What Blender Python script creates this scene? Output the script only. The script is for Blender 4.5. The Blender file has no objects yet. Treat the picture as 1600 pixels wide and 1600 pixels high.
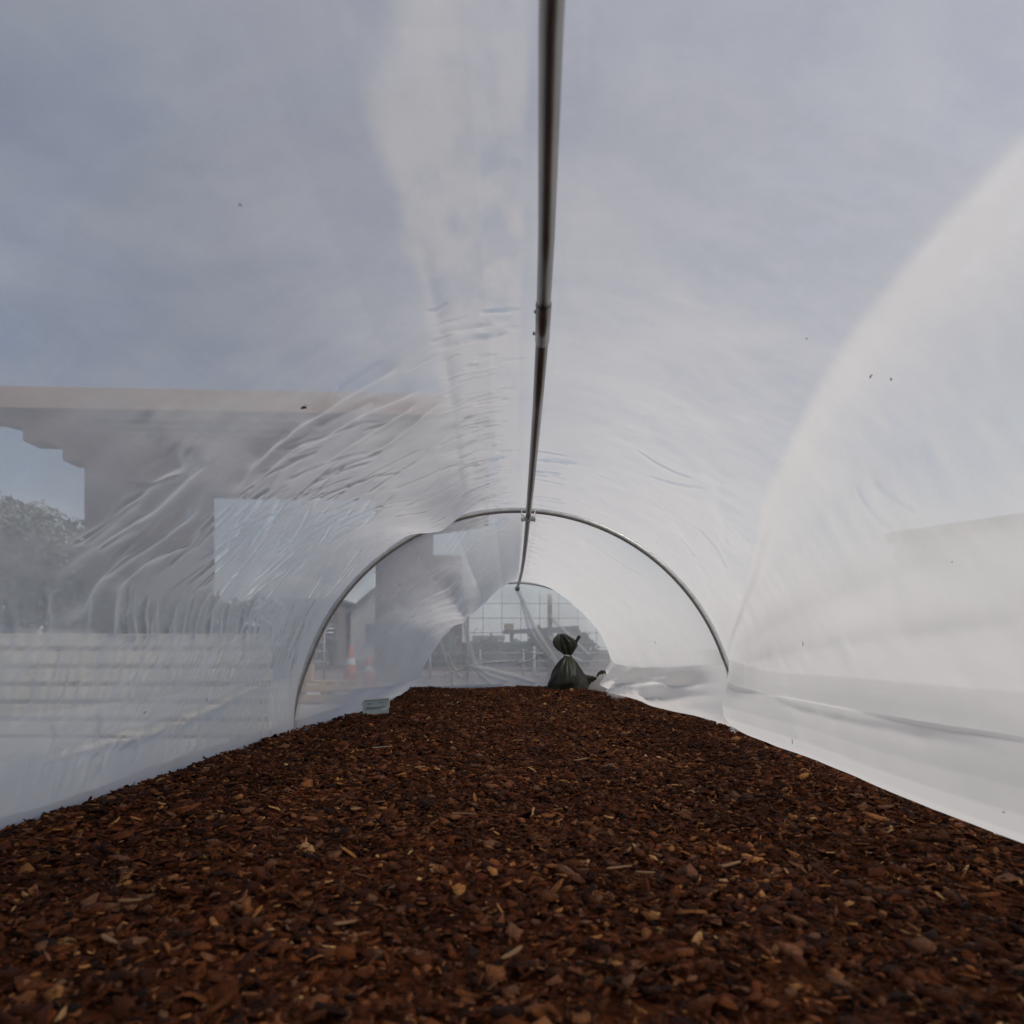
import bpy, bmesh, math, random
import numpy as np
from mathutils import Vector, Matrix

PI = math.pi
rnd = random.Random(7)
rng = np.random.default_rng(11)
scene = bpy.context.scene
COL = scene.collection

# ------------------------------------------------------------------ helpers
def link(o, parent=None):
    COL.objects.link(o)
    if parent is not None:
        o.parent = parent
    return o

def tag(o, label=None, cat=None, group=None, kind=None):
    if label: o['label'] = label
    if cat: o['category'] = cat
    if group: o['group'] = group
    if kind: o['kind'] = kind
    return o

def thing(name, label, cat, loc=(0, 0, 0), rz=0.0, group=None):
    o = bpy.data.objects.new(name, None)
    o.empty_display_size = 0.1
    COL.objects.link(o)
    o.location = loc
    o.rotation_euler = (0, 0, rz)
    return tag(o, label, cat, group)

def mesh_obj(name, verts, faces, mat, parent=None, smooth=False):
    me = bpy.data.meshes.new(name)
    me.from_pydata([tuple(v) for v in verts], [], [tuple(f) for f in faces])
    me.update()
    if smooth:
        me.polygons.foreach_set('use_smooth', [True] * len(me.polygons))
    o = bpy.data.objects.new(name, me)
    if mat: me.materials.append(mat)
    return link(o, parent)

class MB:
    """collects simple solids, builds ONE mesh object"""
    def __init__(s):
        s.v, s.f = [], []
    def add(s, v, f):
        b = len(s.v)
        s.v += [tuple(p) for p in v]
        s.f += [tuple(i + b for i in q) for q in f]
    def box(s, x0, x1, y0, y1, z0, z1):
        s.add([(x0, y0, z0), (x1, y0, z0), (x1, y1, z0), (x0, y1, z0),
               (x0, y0, z1), (x1, y0, z1), (x1, y1, z1), (x0, y1, z1)],
              [(0, 3, 2, 1), (4, 5, 6, 7), (0, 1, 5, 4), (1, 2, 6, 5), (2, 3, 7, 6), (3, 0, 4, 7)])
    def tube(s, pts, rad, n=10, caps=True):
        P = [Vector(p) for p in pts]
        m = len(P)
        R = rad if isinstance(rad, (list, tuple)) else [rad] * m
        up = None
        ring = []
        for i in range(m):
            t = (P[min(i + 1, m - 1)] - P[max(i - 1, 0)]).normalized()
            if up is None:
                a = Vector((0, 0, 1)) if abs(t.z) < .9 else Vector((1, 0, 0))
                up = (a - t * a.dot(t)).normalized()
            else:
                up = (up - t * up.dot(t)).normalized()
            sd = t.cross(up)
            ring.append([P[i] + (up * math.cos(2 * PI * k / n) + sd * math.sin(2 * PI * k / n)) * R[i] for k in range(n)])
        v = [p for r in ring for p in r]
        f = []
        for i in range(m - 1):
            for k in range(n):
                f.append((i * n + k, i * n + (k + 1) % n, (i + 1) * n + (k + 1) % n, (i + 1) * n + k))
        if caps:
            f.append(tuple(range(n))[::-1])
            f.append(tuple((m - 1) * n + k for k in range(n)))
        s.add(v, f)
    def build(s, name, mat, parent=None, smooth=False, bevel=0):
        o = mesh_obj(name, s.v, s.f, mat, parent, smooth)
        if bevel:
            b = o.modifiers.new('bevel', 'BEVEL'); b.width = bevel; b.segments = 2; b.limit_method = 'ANGLE'
        return o

def sstep(a, b, x):
    t = np.clip((x - a) / (b - a), 0, 1)
    return t * t * (3 - 2 * t)

# ---- value noise (numpy) --------------------------------------------------
_tab = rng.random((256, 256))
def vnoise(x, y):
    xi = np.floor(x).astype(int); yi = np.floor(y).astype(int)
    fx = x - xi; fy = y - yi
    fx = fx * fx * (3 - 2 * fx); fy = fy * fy * (3 - 2 * fy)
    a = _tab[xi % 256, yi % 256]; b = _tab[(xi + 1) % 256, yi % 256]
    c = _tab[xi % 256, (yi + 1) % 256]; d = _tab[(xi + 1) % 256, (yi + 1) % 256]
    return (a * (1 - fx) + b * fx) * (1 - fy) + (c * (1 - fx) + d * fx) * fy - .5
def fnoise(x, y, o=4):
    r = 0; am = 1.0
    for k in range(o):
        r = r + am * vnoise(x * 2 ** k + 17.3 * k, y * 2 ** k + 5.1 * k); am *= .5
    return r

# ------------------------------------------------------------------ materials
def new_mat(name):
    m = bpy.data.materials.new(name); m.use_nodes = True
    nt = m.node_tree; nt.nodes.clear()
    out = nt.nodes.new('ShaderNodeOutputMaterial')
    return m, nt, out
def N(nt, t, **kw):
    n = nt.nodes.new(t)
    for k, v in kw.items(): setattr(n, k, v)
    return n
def setin(n, **kw):
    for k, v in kw.items(): n.inputs[k.replace('_', ' ')].default_value = v
def rough_mat(name, c1, c2, scale=8.0, rough=.85, metal=0.0, bump=.3, detail=6, stretch=(1, 1, 1), spec=.4, dist=.01):
    m, nt, out = new_mat(name)
    tc = N(nt, 'ShaderNodeTexCoord'); mp = N(nt, 'ShaderNodeMapping'); mp.inputs['Scale'].default_value = stretch
    nz = N(nt, 'ShaderNodeTexNoise'); setin(nz, Scale=scale, Detail=detail, Roughness=.6)
    cr = N(nt, 'ShaderNodeValToRGB'); e = cr.color_ramp.elements
    e[0].position = .3; e[0].color = (*c1, 1); e[1].position = .72; e[1].color = (*c2, 1)
    bs = N(nt, 'ShaderNodeBsdfPrincipled'); setin(bs, Roughness=rough, Metallic=metal)
    bs.inputs['Specular IOR Level'].default_value = spec
    bp = N(nt, 'ShaderNodeBump'); setin(bp, Strength=bump, Distance=dist)
    L = nt.links.new
    L(tc.outputs['Object'], mp.inputs[0]); L(mp.outputs[0], nz.inputs['Vector']); L(nz.outputs['Fac'], cr.inputs[0])
    L(cr.outputs[0], bs.inputs['Base Color']); L(nz.outputs['Fac'], bp.inputs['Height']); L(bp.outputs[0], bs.inputs['Normal'])
    L(bs.outputs[0], out.inputs[0])
    return m

def film_mat(name, density, tint=(.86, .86, .85), blur=.24, blurmix=.62, fine=1.0):
    """thin polythene: view-thickness law, 1-(1-a)^(layers/cos), scattered light front and back, a little gloss"""
    m, nt, out = new_mat(name)
    L = nt.links.new
    tc = N(nt, 'ShaderNodeTexCoord')
    # fine creasing of the sheet: two stretched noises
    h = []
    for sc, st, dist in ((34, (1, .32, 1), .0022), (90, (1, 1, 1), .0005)):
        mp = N(nt, 'ShaderNodeMapping'); mp.inputs['Scale'].default_value = st
        nz = N(nt, 'ShaderNodeTexNoise'); setin(nz, Scale=sc, Detail=3, Distortion=.6)
        L(tc.outputs['Object'], mp.inputs[0]); L(mp.outputs[0], nz.inputs['Vector'])
        h.append((nz, dist))
    b1 = N(nt, 'ShaderNodeBump'); setin(b1, Strength=.35 * fine, Distance=h[0][1]); L(h[0][0].outputs['Fac'], b1.inputs['Height'])
    b2 = N(nt, 'ShaderNodeBump'); setin(b2, Strength=.3 * fine, Distance=h[1][1]); L(h[1][0].outputs['Fac'], b2.inputs['Height']); L(b1.outputs[0], b2.inputs['Normal'])
    geo = N(nt, 'ShaderNodeNewGeometry')
    dot = N(nt, 'ShaderNodeVectorMath', operation='DOT_PRODUCT'); L(geo.outputs['Incoming'], dot.inputs[0]); L(b2.outputs[0], dot.inputs[1])
    ab = N(nt, 'ShaderNodeMath', operation='ABSOLUTE'); L(dot.outputs['Value'], ab.inputs[0])
    mx = N(nt, 'ShaderNodeMath', operation='MAXIMUM'); L(ab.outputs[0], mx.inputs[0]); mx.inputs[1].default_value = .16
    at = N(nt, 'ShaderNodeAttribute'); at.attribute_name = 'layers'
    # dust and mould mottling of the sheet
    nd = N(nt, 'ShaderNodeTexNoise'); setin(nd, Scale=3.2, Detail=7, Roughness=.65); L(tc.outputs['Object'], nd.inputs['Vector'])
    mr = N(nt, 'ShaderNodeMapRange'); L(nd.outputs['Fac'], mr.inputs[0]); setin(mr, From_Min=.3, From_Max=.7, To_Min=.72, To_Max=1.28)
    ml = N(nt, 'ShaderNodeMath', operation='MULTIPLY'); L(at.outputs['Fac'], ml.inputs[0]); L(mr.outputs[0], ml.inputs[1])
    dv = N(nt, 'ShaderNodeMath', operation='DIVIDE'); L(ml.outputs[0], dv.inputs[0]); L(mx.outputs[0], dv.inputs[1])
    pw = N(nt, 'ShaderNodeMath', operation='POWER'); pw.inputs[0].default_value = 1 - density; L(dv.outputs[0], pw.inputs[1])
    op = N(nt, 'ShaderNodeMath', operation='SUBTRACT'); op.inputs[0].default_value = 1; L(pw.outputs[0], op.inputs[1])
    tr = N(nt, 'ShaderNodeBsdfTransparent'); tr.inputs[0].default_value = (.97, .975, .985, 1)
    df = N(nt, 'ShaderNodeBsdfDiffuse'); df.inputs[0].default_value = (*tint, 1); L(b2.outputs[0], df.inputs['Normal'])
    tl = N(nt, 'ShaderNodeBsdfTranslucent'); tl.inputs[0].default_value = (*tint, 1); L(b2.outputs[0], tl.inputs['Normal'])
    sc = N(nt, 'ShaderNodeMixShader'); mf = N(nt, 'ShaderNodeMapRange'); L(at.outputs['Fac'], mf.inputs[0]); setin(mf, From_Min=1.0, From_Max=13.0, To_Min=.60, To_Max=.56); L(mf.outputs[0], sc.inputs[0]); L(df.outputs[0], sc.inputs[1]); L(tl.outputs[0], sc.inputs[2])
    gl = N(nt, 'ShaderNodeBsdfGlossy'); setin(gl, Roughness=.5); gl.inputs[0].default_value = (1, 1, 1, 1); L(b2.outputs[0], gl.inputs['Normal'])
    fr = N(nt, 'ShaderNodeFresnel'); fr.inputs[0].default_value = 1.3; L(b2.outputs[0], fr.inputs['Normal'])
    frm = N(nt, 'ShaderNodeMath', operation='MULTIPLY'); L(fr.outputs[0], frm.inputs[0]); frm.inputs[1].default_value = .07
    rf = N(nt, 'ShaderNodeBsdfRefraction', distribution='GGX'); setin(rf, Roughness=blur, IOR=1.001); rf.inputs[0].default_value = (.97, .975, .985, 1)
    mb = N(nt, 'ShaderNodeMixShader'); mb.inputs[0].default_value = blurmix; L(tr.outputs[0], mb.inputs[1]); L(rf.outputs[0], mb.inputs[2])
    ms = N(nt, 'ShaderNodeMixShader'); L(op.outputs[0], ms.inputs[0]); L(mb.outputs[0], ms.inputs[1]); L(sc.outputs[0], ms.inputs[2])
    mg = N(nt, 'ShaderNodeMixShader'); L(frm.outputs[0], mg.inputs[0]); L(ms.outputs[0], mg.inputs[1]); L(gl.outputs[0], mg.inputs[2])
    L(mg.outputs[0], out.inputs[0])
    return m

def brick_mat(name, c1, c2, mortar, scale=1.0):
    m, nt, out = new_mat(name); L = nt.links.new
    tc = N(nt, 'ShaderNodeTexCoord'); mp = N(nt, 'ShaderNodeMapping'); mp.inputs['Rotation'].default_value = (PI / 2, 0, 0)
    bk = N(nt, 'ShaderNodeTexBrick'); setin(bk, Scale=scale, Mortar_Size=.008, Brick_Width=.24, Row_Height=.08)
    bk.inputs['Color1'].default_value = (*c1, 1); bk.inputs['Color2'].default_value = (*c2, 1); bk.inputs['Mortar'].default_value = (*mortar, 1)
    nz = N(nt, 'ShaderNodeTexNoise'); setin(nz, Scale=.8, Detail=8)
    mx = N(nt, 'ShaderNodeMixRGB', blend_type='MULTIPLY'); mx.inputs[0].default_value = .5
    bs = N(nt, 'ShaderNodeBsdfPrincipled'); setin(bs, Roughness=.9)
    L(tc.outputs['Object'], mp.inputs[0]); L(mp.outputs[0], bk.inputs['Vector']); L(tc.outputs['Object'], nz.inputs['Vector'])
    L(bk.outputs[0], mx.inputs[1]); L(nz.outputs[0], mx.inputs[2]); L(mx.outputs[0], bs.inputs[0]); L(bs.outputs[0], out.inputs[0])
    return m

M = {}
M['film'] = film_mat('cover_film', .50, (.905, .88, .845))
M['endfilm'] = film_mat('end_sheet', .44, (.87, .87, .86), fine=.8)
M['scrapfilm'] = film_mat('loose_white_sheet', .5, (.87, .85, .82), fine=.6)
M['steel'] = rough_mat('galvanised_steel', (.5, .51, .5), (.68, .68, .66), 26, .34, .6, .12, dist=.001)
M['darksteel'] = rough_mat('weathered_steel', (.20, .19, .18), (.36, .35, .34), 18, .4, 1.0, .15, stretch=(1, .2, 1), dist=.001)
M['bolt'] = rough_mat('bolt_steel', (.16, .16, .15), (.3, .3, .29), 60, .45, .9, .1, dist=.001)
M['wire'] = rough_mat('grey_wire', (.2, .22, .23), (.34, .36, .37), 40, .5, .8, .1, dist=.001)
M['whitewood'] = rough_mat('white_painted_timber', (.6, .58, .56), (.78, .77, .75), 14, .6, 0, .2, stretch=(1, 1, .15), dist=.002)
M['bag'] = rough_mat('black_bag_plastic', (.012, .013, .006), (.03, .03, .016), 9, .45, 0, .5, spec=.3, dist=.012)
M['tie'] = rough_mat('white_tie', (.7, .7, .7), (.82, .82, .82), 20, .5)
M['plate'] = rough_mat('pale_metal_plate', (.42, .5, .46), (.56, .62, .58), 30, .45, .1, .1, dist=.001)
M['plate_rim'] = rough_mat('pale_rim', (.68, .69, .66), (.8, .8, .78), 30, .4, 0, .1, dist=.001)
M['ink'] = rough_mat('faded_print', (.16, .22, .2), (.3, .36, .33), 60, .7)
M['splinter'] = rough_mat('pale_splinter_wood', (.24, .125, .05), (.40, .235, .11), 60, .75, 0, .5, stretch=(1, .15, 1), dist=.001)
M['twig'] = rough_mat('grey_straw', (.34, .29, .24), (.5, .45, .4), 60, .75)
M['ground'] = rough_mat('gravel_ground', (.10, .075, .06), (.22, .17, .14), 2.2, .95, 0, .5, detail=12)
M['pave'] = rough_mat('paving', (.2, .16, .14), (.3, .25, .22), 3, .95)
M['brick'] = brick_mat('brown_brick', (.145, .105, .09), (.185, .135, .115), (.2, .18, .17))
M['fascia'] = rough_mat('peach_render', (.42, .27, .18), (.50, .33, .22), 2, .9, stretch=(1, 1, 6))
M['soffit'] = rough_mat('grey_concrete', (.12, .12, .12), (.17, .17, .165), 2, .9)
M['bounceconcrete'] = rough_mat('bounce_pale_concrete', (.48, .46, .43), (.6, .58, .54), 1.2, .9)  # pale so the added paving throws light back up
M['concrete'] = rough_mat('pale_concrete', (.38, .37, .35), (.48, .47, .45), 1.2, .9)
M['greyroof'] = rough_mat('grey_roofing', (.16, .18, .19), (.24, .26, .27), 3, .8)
M['board'] = rough_mat('weathered_board', (.55, .5, .36), (.72, .67, .5), 5, .85, stretch=(.2, 3, 3))
M['darkboard'] = rough_mat('dark_board', (.16, .15, .13), (.24, .22, .19), 5, .85, stretch=(.2, 3, 3))  # dark-toned timber for the shed wall and planter posts
M['card'] = rough_mat('tan_card', (.45, .31, .17), (.55, .4, .24), 8, .85)
M['orange'] = rough_mat('orange_plastic', (.62, .17, .07), (.72, .24, .10), 6, .5)
M['reflect'] = rough_mat('white_band', (.7, .7, .7), (.8, .8, .8), 20, .4)
M['bark'] = rough_mat('trunk_bark', (.07, .05, .035), (.15, .11, .08), 12, .95, stretch=(3, 3, .5))
M['paleb'] = rough_mat('pale_cladding', (.76, .75, .73), (.82, .81, .79), 2, .9)
M['rail'] = rough_mat('pale_rail_paint', (.3, .3, .29), (.4, .4, .39), 10, .6)
M['skin'] = rough_mat('skin', (.42, .24, .16), (.5, .3, .2), 10, .6)
M['hardhat'] = rough_mat('white_shell', (.78, .78, .77), (.84, .84, .83), 10, .3)
M['vest'] = rough_mat('grey_work_jacket', (.15, .16, .16), (.2, .21, .21), 14, .9)
M['trousers'] = rough_mat('dark_trousers', (.04, .045, .06), (.07, .075, .09), 14, .9)
M['speck'] = rough_mat('dark_speck', (.03, .02, .015), (.07, .05, .04), 80, .8)

def leaf_mat(name, a, b):
    m, nt, out = new_mat(name); L = nt.links.new
    g = N(nt, 'ShaderNodeNewGeometry'); cr = N(nt, 'ShaderNodeValToRGB')
    cr.color_ramp.elements[0].color = (*a, 1); cr.color_ramp.elements[1].color = (*b, 1)
    bs = N(nt, 'ShaderNodeBsdfPrincipled'); setin(bs, Roughness=.7)
    L(g.outputs['Random Per Island'], cr.inputs[0]); L(cr.outputs[0], bs.inputs[0]); L(bs.outputs[0], out.inputs[0])
    return m
M['leaf'] = leaf_mat('green_leaves', (.12, .145, .10), (.21, .25, .17))
M['leafgrey'] = leaf_mat('grey_green_leaves', (.24, .28, .20), (.33, .37, .29))
M['leafdark'] = leaf_mat('dark_leaves', (.05, .062, .042), (.10, .12, .08))

def mulch_mat():
    m, nt, out = new_mat('bark_chips'); L = nt.links.new
    g = N(nt, 'ShaderNodeNewGeometry'); cr = N(nt, 'ShaderNodeValToRGB')
    cr.color_ramp.interpolation = 'LINEAR'
    stops = [(0, (.008, .003, .0015)), (.2, (.030, .0085, .003)), (.36, (.062, .016, .0045)), (.5, (.030, .0090, .0035)),
             (.62, (.105, .028, .007)), (.72, (.045, .014, .005)), (.82, (.14, .044, .013)), (.90, (.12, .060, .035)), (.955, (.19, .07, .022)), (.987, (.30, .13, .04)), (1, (.45, .26, .11))]
    e = cr.color_ramp.elements
    while len(e) < len(stops): e.new(.5)
    for q, (p, c) in zip(e, stops): q.position = p; q.color = (*c, 1)
    tc = N(nt, 'ShaderNodeTexCoord')
    nz = N(nt, 'ShaderNodeTexNoise'); setin(nz, Scale=260, Detail=4); L(tc.outputs['Object'], nz.inputs['Vector'])
    mr = N(nt, 'ShaderNodeMapRange'); L(nz.outputs[0], mr.inputs[0]); setin(mr, From_Min=.25, From_Max=.75, To_Min=.76, To_Max=2.25)
    dn = N(nt, 'ShaderNodeTexNoise'); setin(dn, Scale=3.4, Detail=4, Roughness=.65); L(tc.outputs['Object'], dn.inputs['Vector'])
    dr = N(nt, 'ShaderNodeMapRange'); L(dn.outputs[0], dr.inputs[0]); setin(dr, From_Min=.35, From_Max=.65, To_Min=.66, To_Max=1.3)   # damp and dry patches
    dm = N(nt, 'ShaderNodeMath', operation='MULTIPLY'); L(mr.outputs[0], dm.inputs[0]); L(dr.outputs[0], dm.inputs[1])
    mx = N(nt, 'ShaderNodeVectorMath', operation='SCALE'); L(cr.outputs[0], mx.inputs[0]); L(dm.outputs[0], mx.inputs['Scale'])
    bs = N(nt, 'ShaderNodeBsdfPrincipled'); setin(bs, Roughness=.8); bs.inputs['Specular IOR Level'].default_value = .16
    bp = N(nt, 'ShaderNodeBump'); setin(bp, Strength=.6, Distance=.0015); L(nz.outputs[0], bp.inputs['Height'])
    L(g.outputs['Random Per Island'], cr.inputs[0]); L(mx.outputs[0], bs.inputs[0]); L(bp.outputs[0], bs.inputs['Normal']); L(bs.outputs[0], out.inputs[0])
    return m
M['mulch'] = mulch_mat()

# ------------------------------------------------------------------ film shape
CX, RH, ZM = 0.022, 0.958, 0.30          # hoop centre line, hoop radius, mulch level
HOOP1, HOOP2 = 2.98, 6.20
def interp(x, xs, ys): return np.interp(x, xs, ys)

def tight_line(Y):
    return sum(interp(Y + o, [-0.5, 0.666, 0.903, 1.176, 1.723, 2.533, 2.98], [60.21, 60.21, 59.61, 57.31, 49.46, 31.57, 19.0]) for o in (-.12, -.06, 0, .06, .12)) / 5

def film_w(Y, T):
    """inward displacement of the sheet from the hoop circle. T in degrees, 0 left foot .. 180 right foot"""
    TR = 180 - T
    w = np.zeros_like(Y)
    # second bay
    u = np.clip((Y - HOOP1) / (HOOP2 - HOOP1), 0, 1)
    s2 = np.where((Y > HOOP1) & (Y < HOOP2), np.sin(PI * u) ** .55, 0)
    pl = interp(T, [0, 4, 11, 30, 45, 60, 73, 84, 92], [.10, .17, .255, .285, .295, .29, .25, .13, .005])
    pr = interp(TR, [0, 5, 12, 29, 42, 56, 70, 84], [.15, .20, .19, .175, .165, .15, .07, 0])
    lob = .05 * np.exp(-((T - 66) / 9) ** 2 - ((Y - 4.35) / .35) ** 2) - .05 * np.exp(-((T - 40) / 12) ** 2 - ((Y - 4.0) / .45) ** 2)
    w += s2 * (pl + pr) + lob * s2
    # first bay, nearest the lens
    u = np.clip((Y + .35) / (HOOP1 + .35), 0, 1)
    s1 = np.where(Y < HOOP1, np.sin(PI * np.clip(u, 0, 1)) ** .8, 0)
    pl1 = interp(T, [0, 5, 14, 26, 40, 58, 74, 86, 94], [-.10, -.065, .02, .09, .10, .075, .045, .01, 0])
    pl1b = interp(Y, [-.5, 1.0, 2.0, 2.6, 2.98], [1, 1, 1, .6, .3])
    sq = np.where(Y < HOOP1, sstep(HOOP1, HOOP1 - .28, Y), 0)
    w += np.where(T < 10, np.maximum(s1, sq * .0) , s1) * pl1 * np.where(T < 14, pl1b, 1)
    w += .075 * sq * np.exp(-((T - 70) / 8.5) ** 2) * np.exp(-((Y - 2.72) / .45) ** 2)
    # right side of the first bay: slack belly under a tight diagonal
    tl = tight_line(Y)
    belly = sstep(tl + .5, tl - 3, TR) * .25 + sstep(tl - 2, tl - 22, TR) * .75
    w += .015 * s1 * (np.exp(-((TR - tl - 5) / 8) ** 2) * (TR < tl + 5) + np.exp(-((TR - tl - 5) / 22) ** 2) * (TR >= tl + 5)) 
    w += sq * belly * interp(Y, [0, 1.2, 2.2, 2.7, 2.98], [.10, .10, .095, .08, .05])
    sk = np.where(Y < HOOP1, sstep(HOOP1 + .01, HOOP1 - .13, Y), 0)
    pk = interp(TR, [-1, 0, .8, 2, 3.5, 6, 9, 12, 14.5, 16.5, 19], [-.16, -.14, -.05, .045, .08, .098, .094, .078, .060, .044, .027])
    pk = np.where(TR > 19, .026 * sstep(34, 19, TR), pk)
    w += sk * (pk + .012 * np.sin(Y * 5.2 + 1) * (TR < 14)) * interp(Y, [.6, 2.3, 2.98], [.55, .7, 1.0])
    sk2 = np.where(Y > HOOP1, sstep(HOOP1, HOOP1 + .35, Y) * sstep(HOOP2, HOOP2 - .5, Y), 0)
    w += sk2 * interp(TR, [-.5, .5, 1.6, 3.5, 6, 9, 13, 16, 18], [-.14, -.08, .02, .065, .085, .085, .06, .02, 0]) * (1 + .35 * np.sin(Y * 7 + TR * .3))
    w += sq * interp(Y, [.3, 1.3, 2.9], [.03, .015, -.03]) * sstep(20, 0, TR)
    return w
# ------------------------------------------------------------------ the cover sheet
def crease(Y, T, pts, amp, wid, W):
    S = np.radians(T) * RH
    for _ in range(2):
        q = [pts[0]]
        for a, b in zip(pts[:-1], pts[1:]): q += [(a[0] * .75 + b[0] * .25, a[1] * .75 + b[1] * .25), (a[0] * .25 + b[0] * .75, a[1] * .25 + b[1] * .75)]
        pts = q + [pts[-1]]
    P = [(a, math.radians(b) * RH) for a, b in pts]
    seg = [math.hypot(P[i + 1][0] - P[i][0], P[i + 1][1] - P[i][1]) for i in range(len(P) - 1)]
    tot = sum(seg); acc = 0
    best = np.full(Y.shape, 1e9); along = np.zeros(Y.shape); side = np.zeros(Y.shape)
    m = wid * 5
    ys = [p[0] for p in P]; ss = [p[1] for p in P]
    mask = (Y > min(ys) - m) & (Y < max(ys) + m) & (S > min(ss) - m) & (S < max(ss) + m)
    if not mask.any(): return
    y = Y[mask]; s = S[mask]
    b = np.full(y.shape, 1e9); al = np.zeros(y.shape); sd = np.zeros(y.shape)
    for i in range(len(P) - 1):
        dx = P[i + 1][0] - P[i][0]; dy = P[i + 1][1] - P[i][1]; L2 = dx * dx + dy * dy + 1e-12
        t = np.clip(((y - P[i][0]) * dx + (s - P[i][1]) * dy) / L2, 0, 1)
        ex = y - P[i][0] - t * dx; ey = s - P[i][1] - t * dy
        d = np.hypot(ex, ey); c = dx * ey - dy * ex
        k = d < b
        b[k] = d[k]; al[k] = ((acc + t * seg[i]) / tot)[k]; sd[k] = np.sign(c)[k]
        acc += seg[i]
    x = b * sd / wid
    prof = .62 * np.where(x > 0, np.exp(-(x * 1.5) ** 2), np.exp(-(np.abs(x) * .62) ** 1.5)) - .16 * np.exp(-((x - 1.6) * 1.1) ** 2)
    tap = np.clip(np.minimum(al, 1 - al) / .16, 0, 1); tap = tap * tap * (3 - 2 * tap)
    vary = 1 + 1.1 * vnoise(al * tot / .05 + amp * 9e3, al * 0 + wid * 900)
    W[mask] += amp * prof * tap * vary

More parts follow.
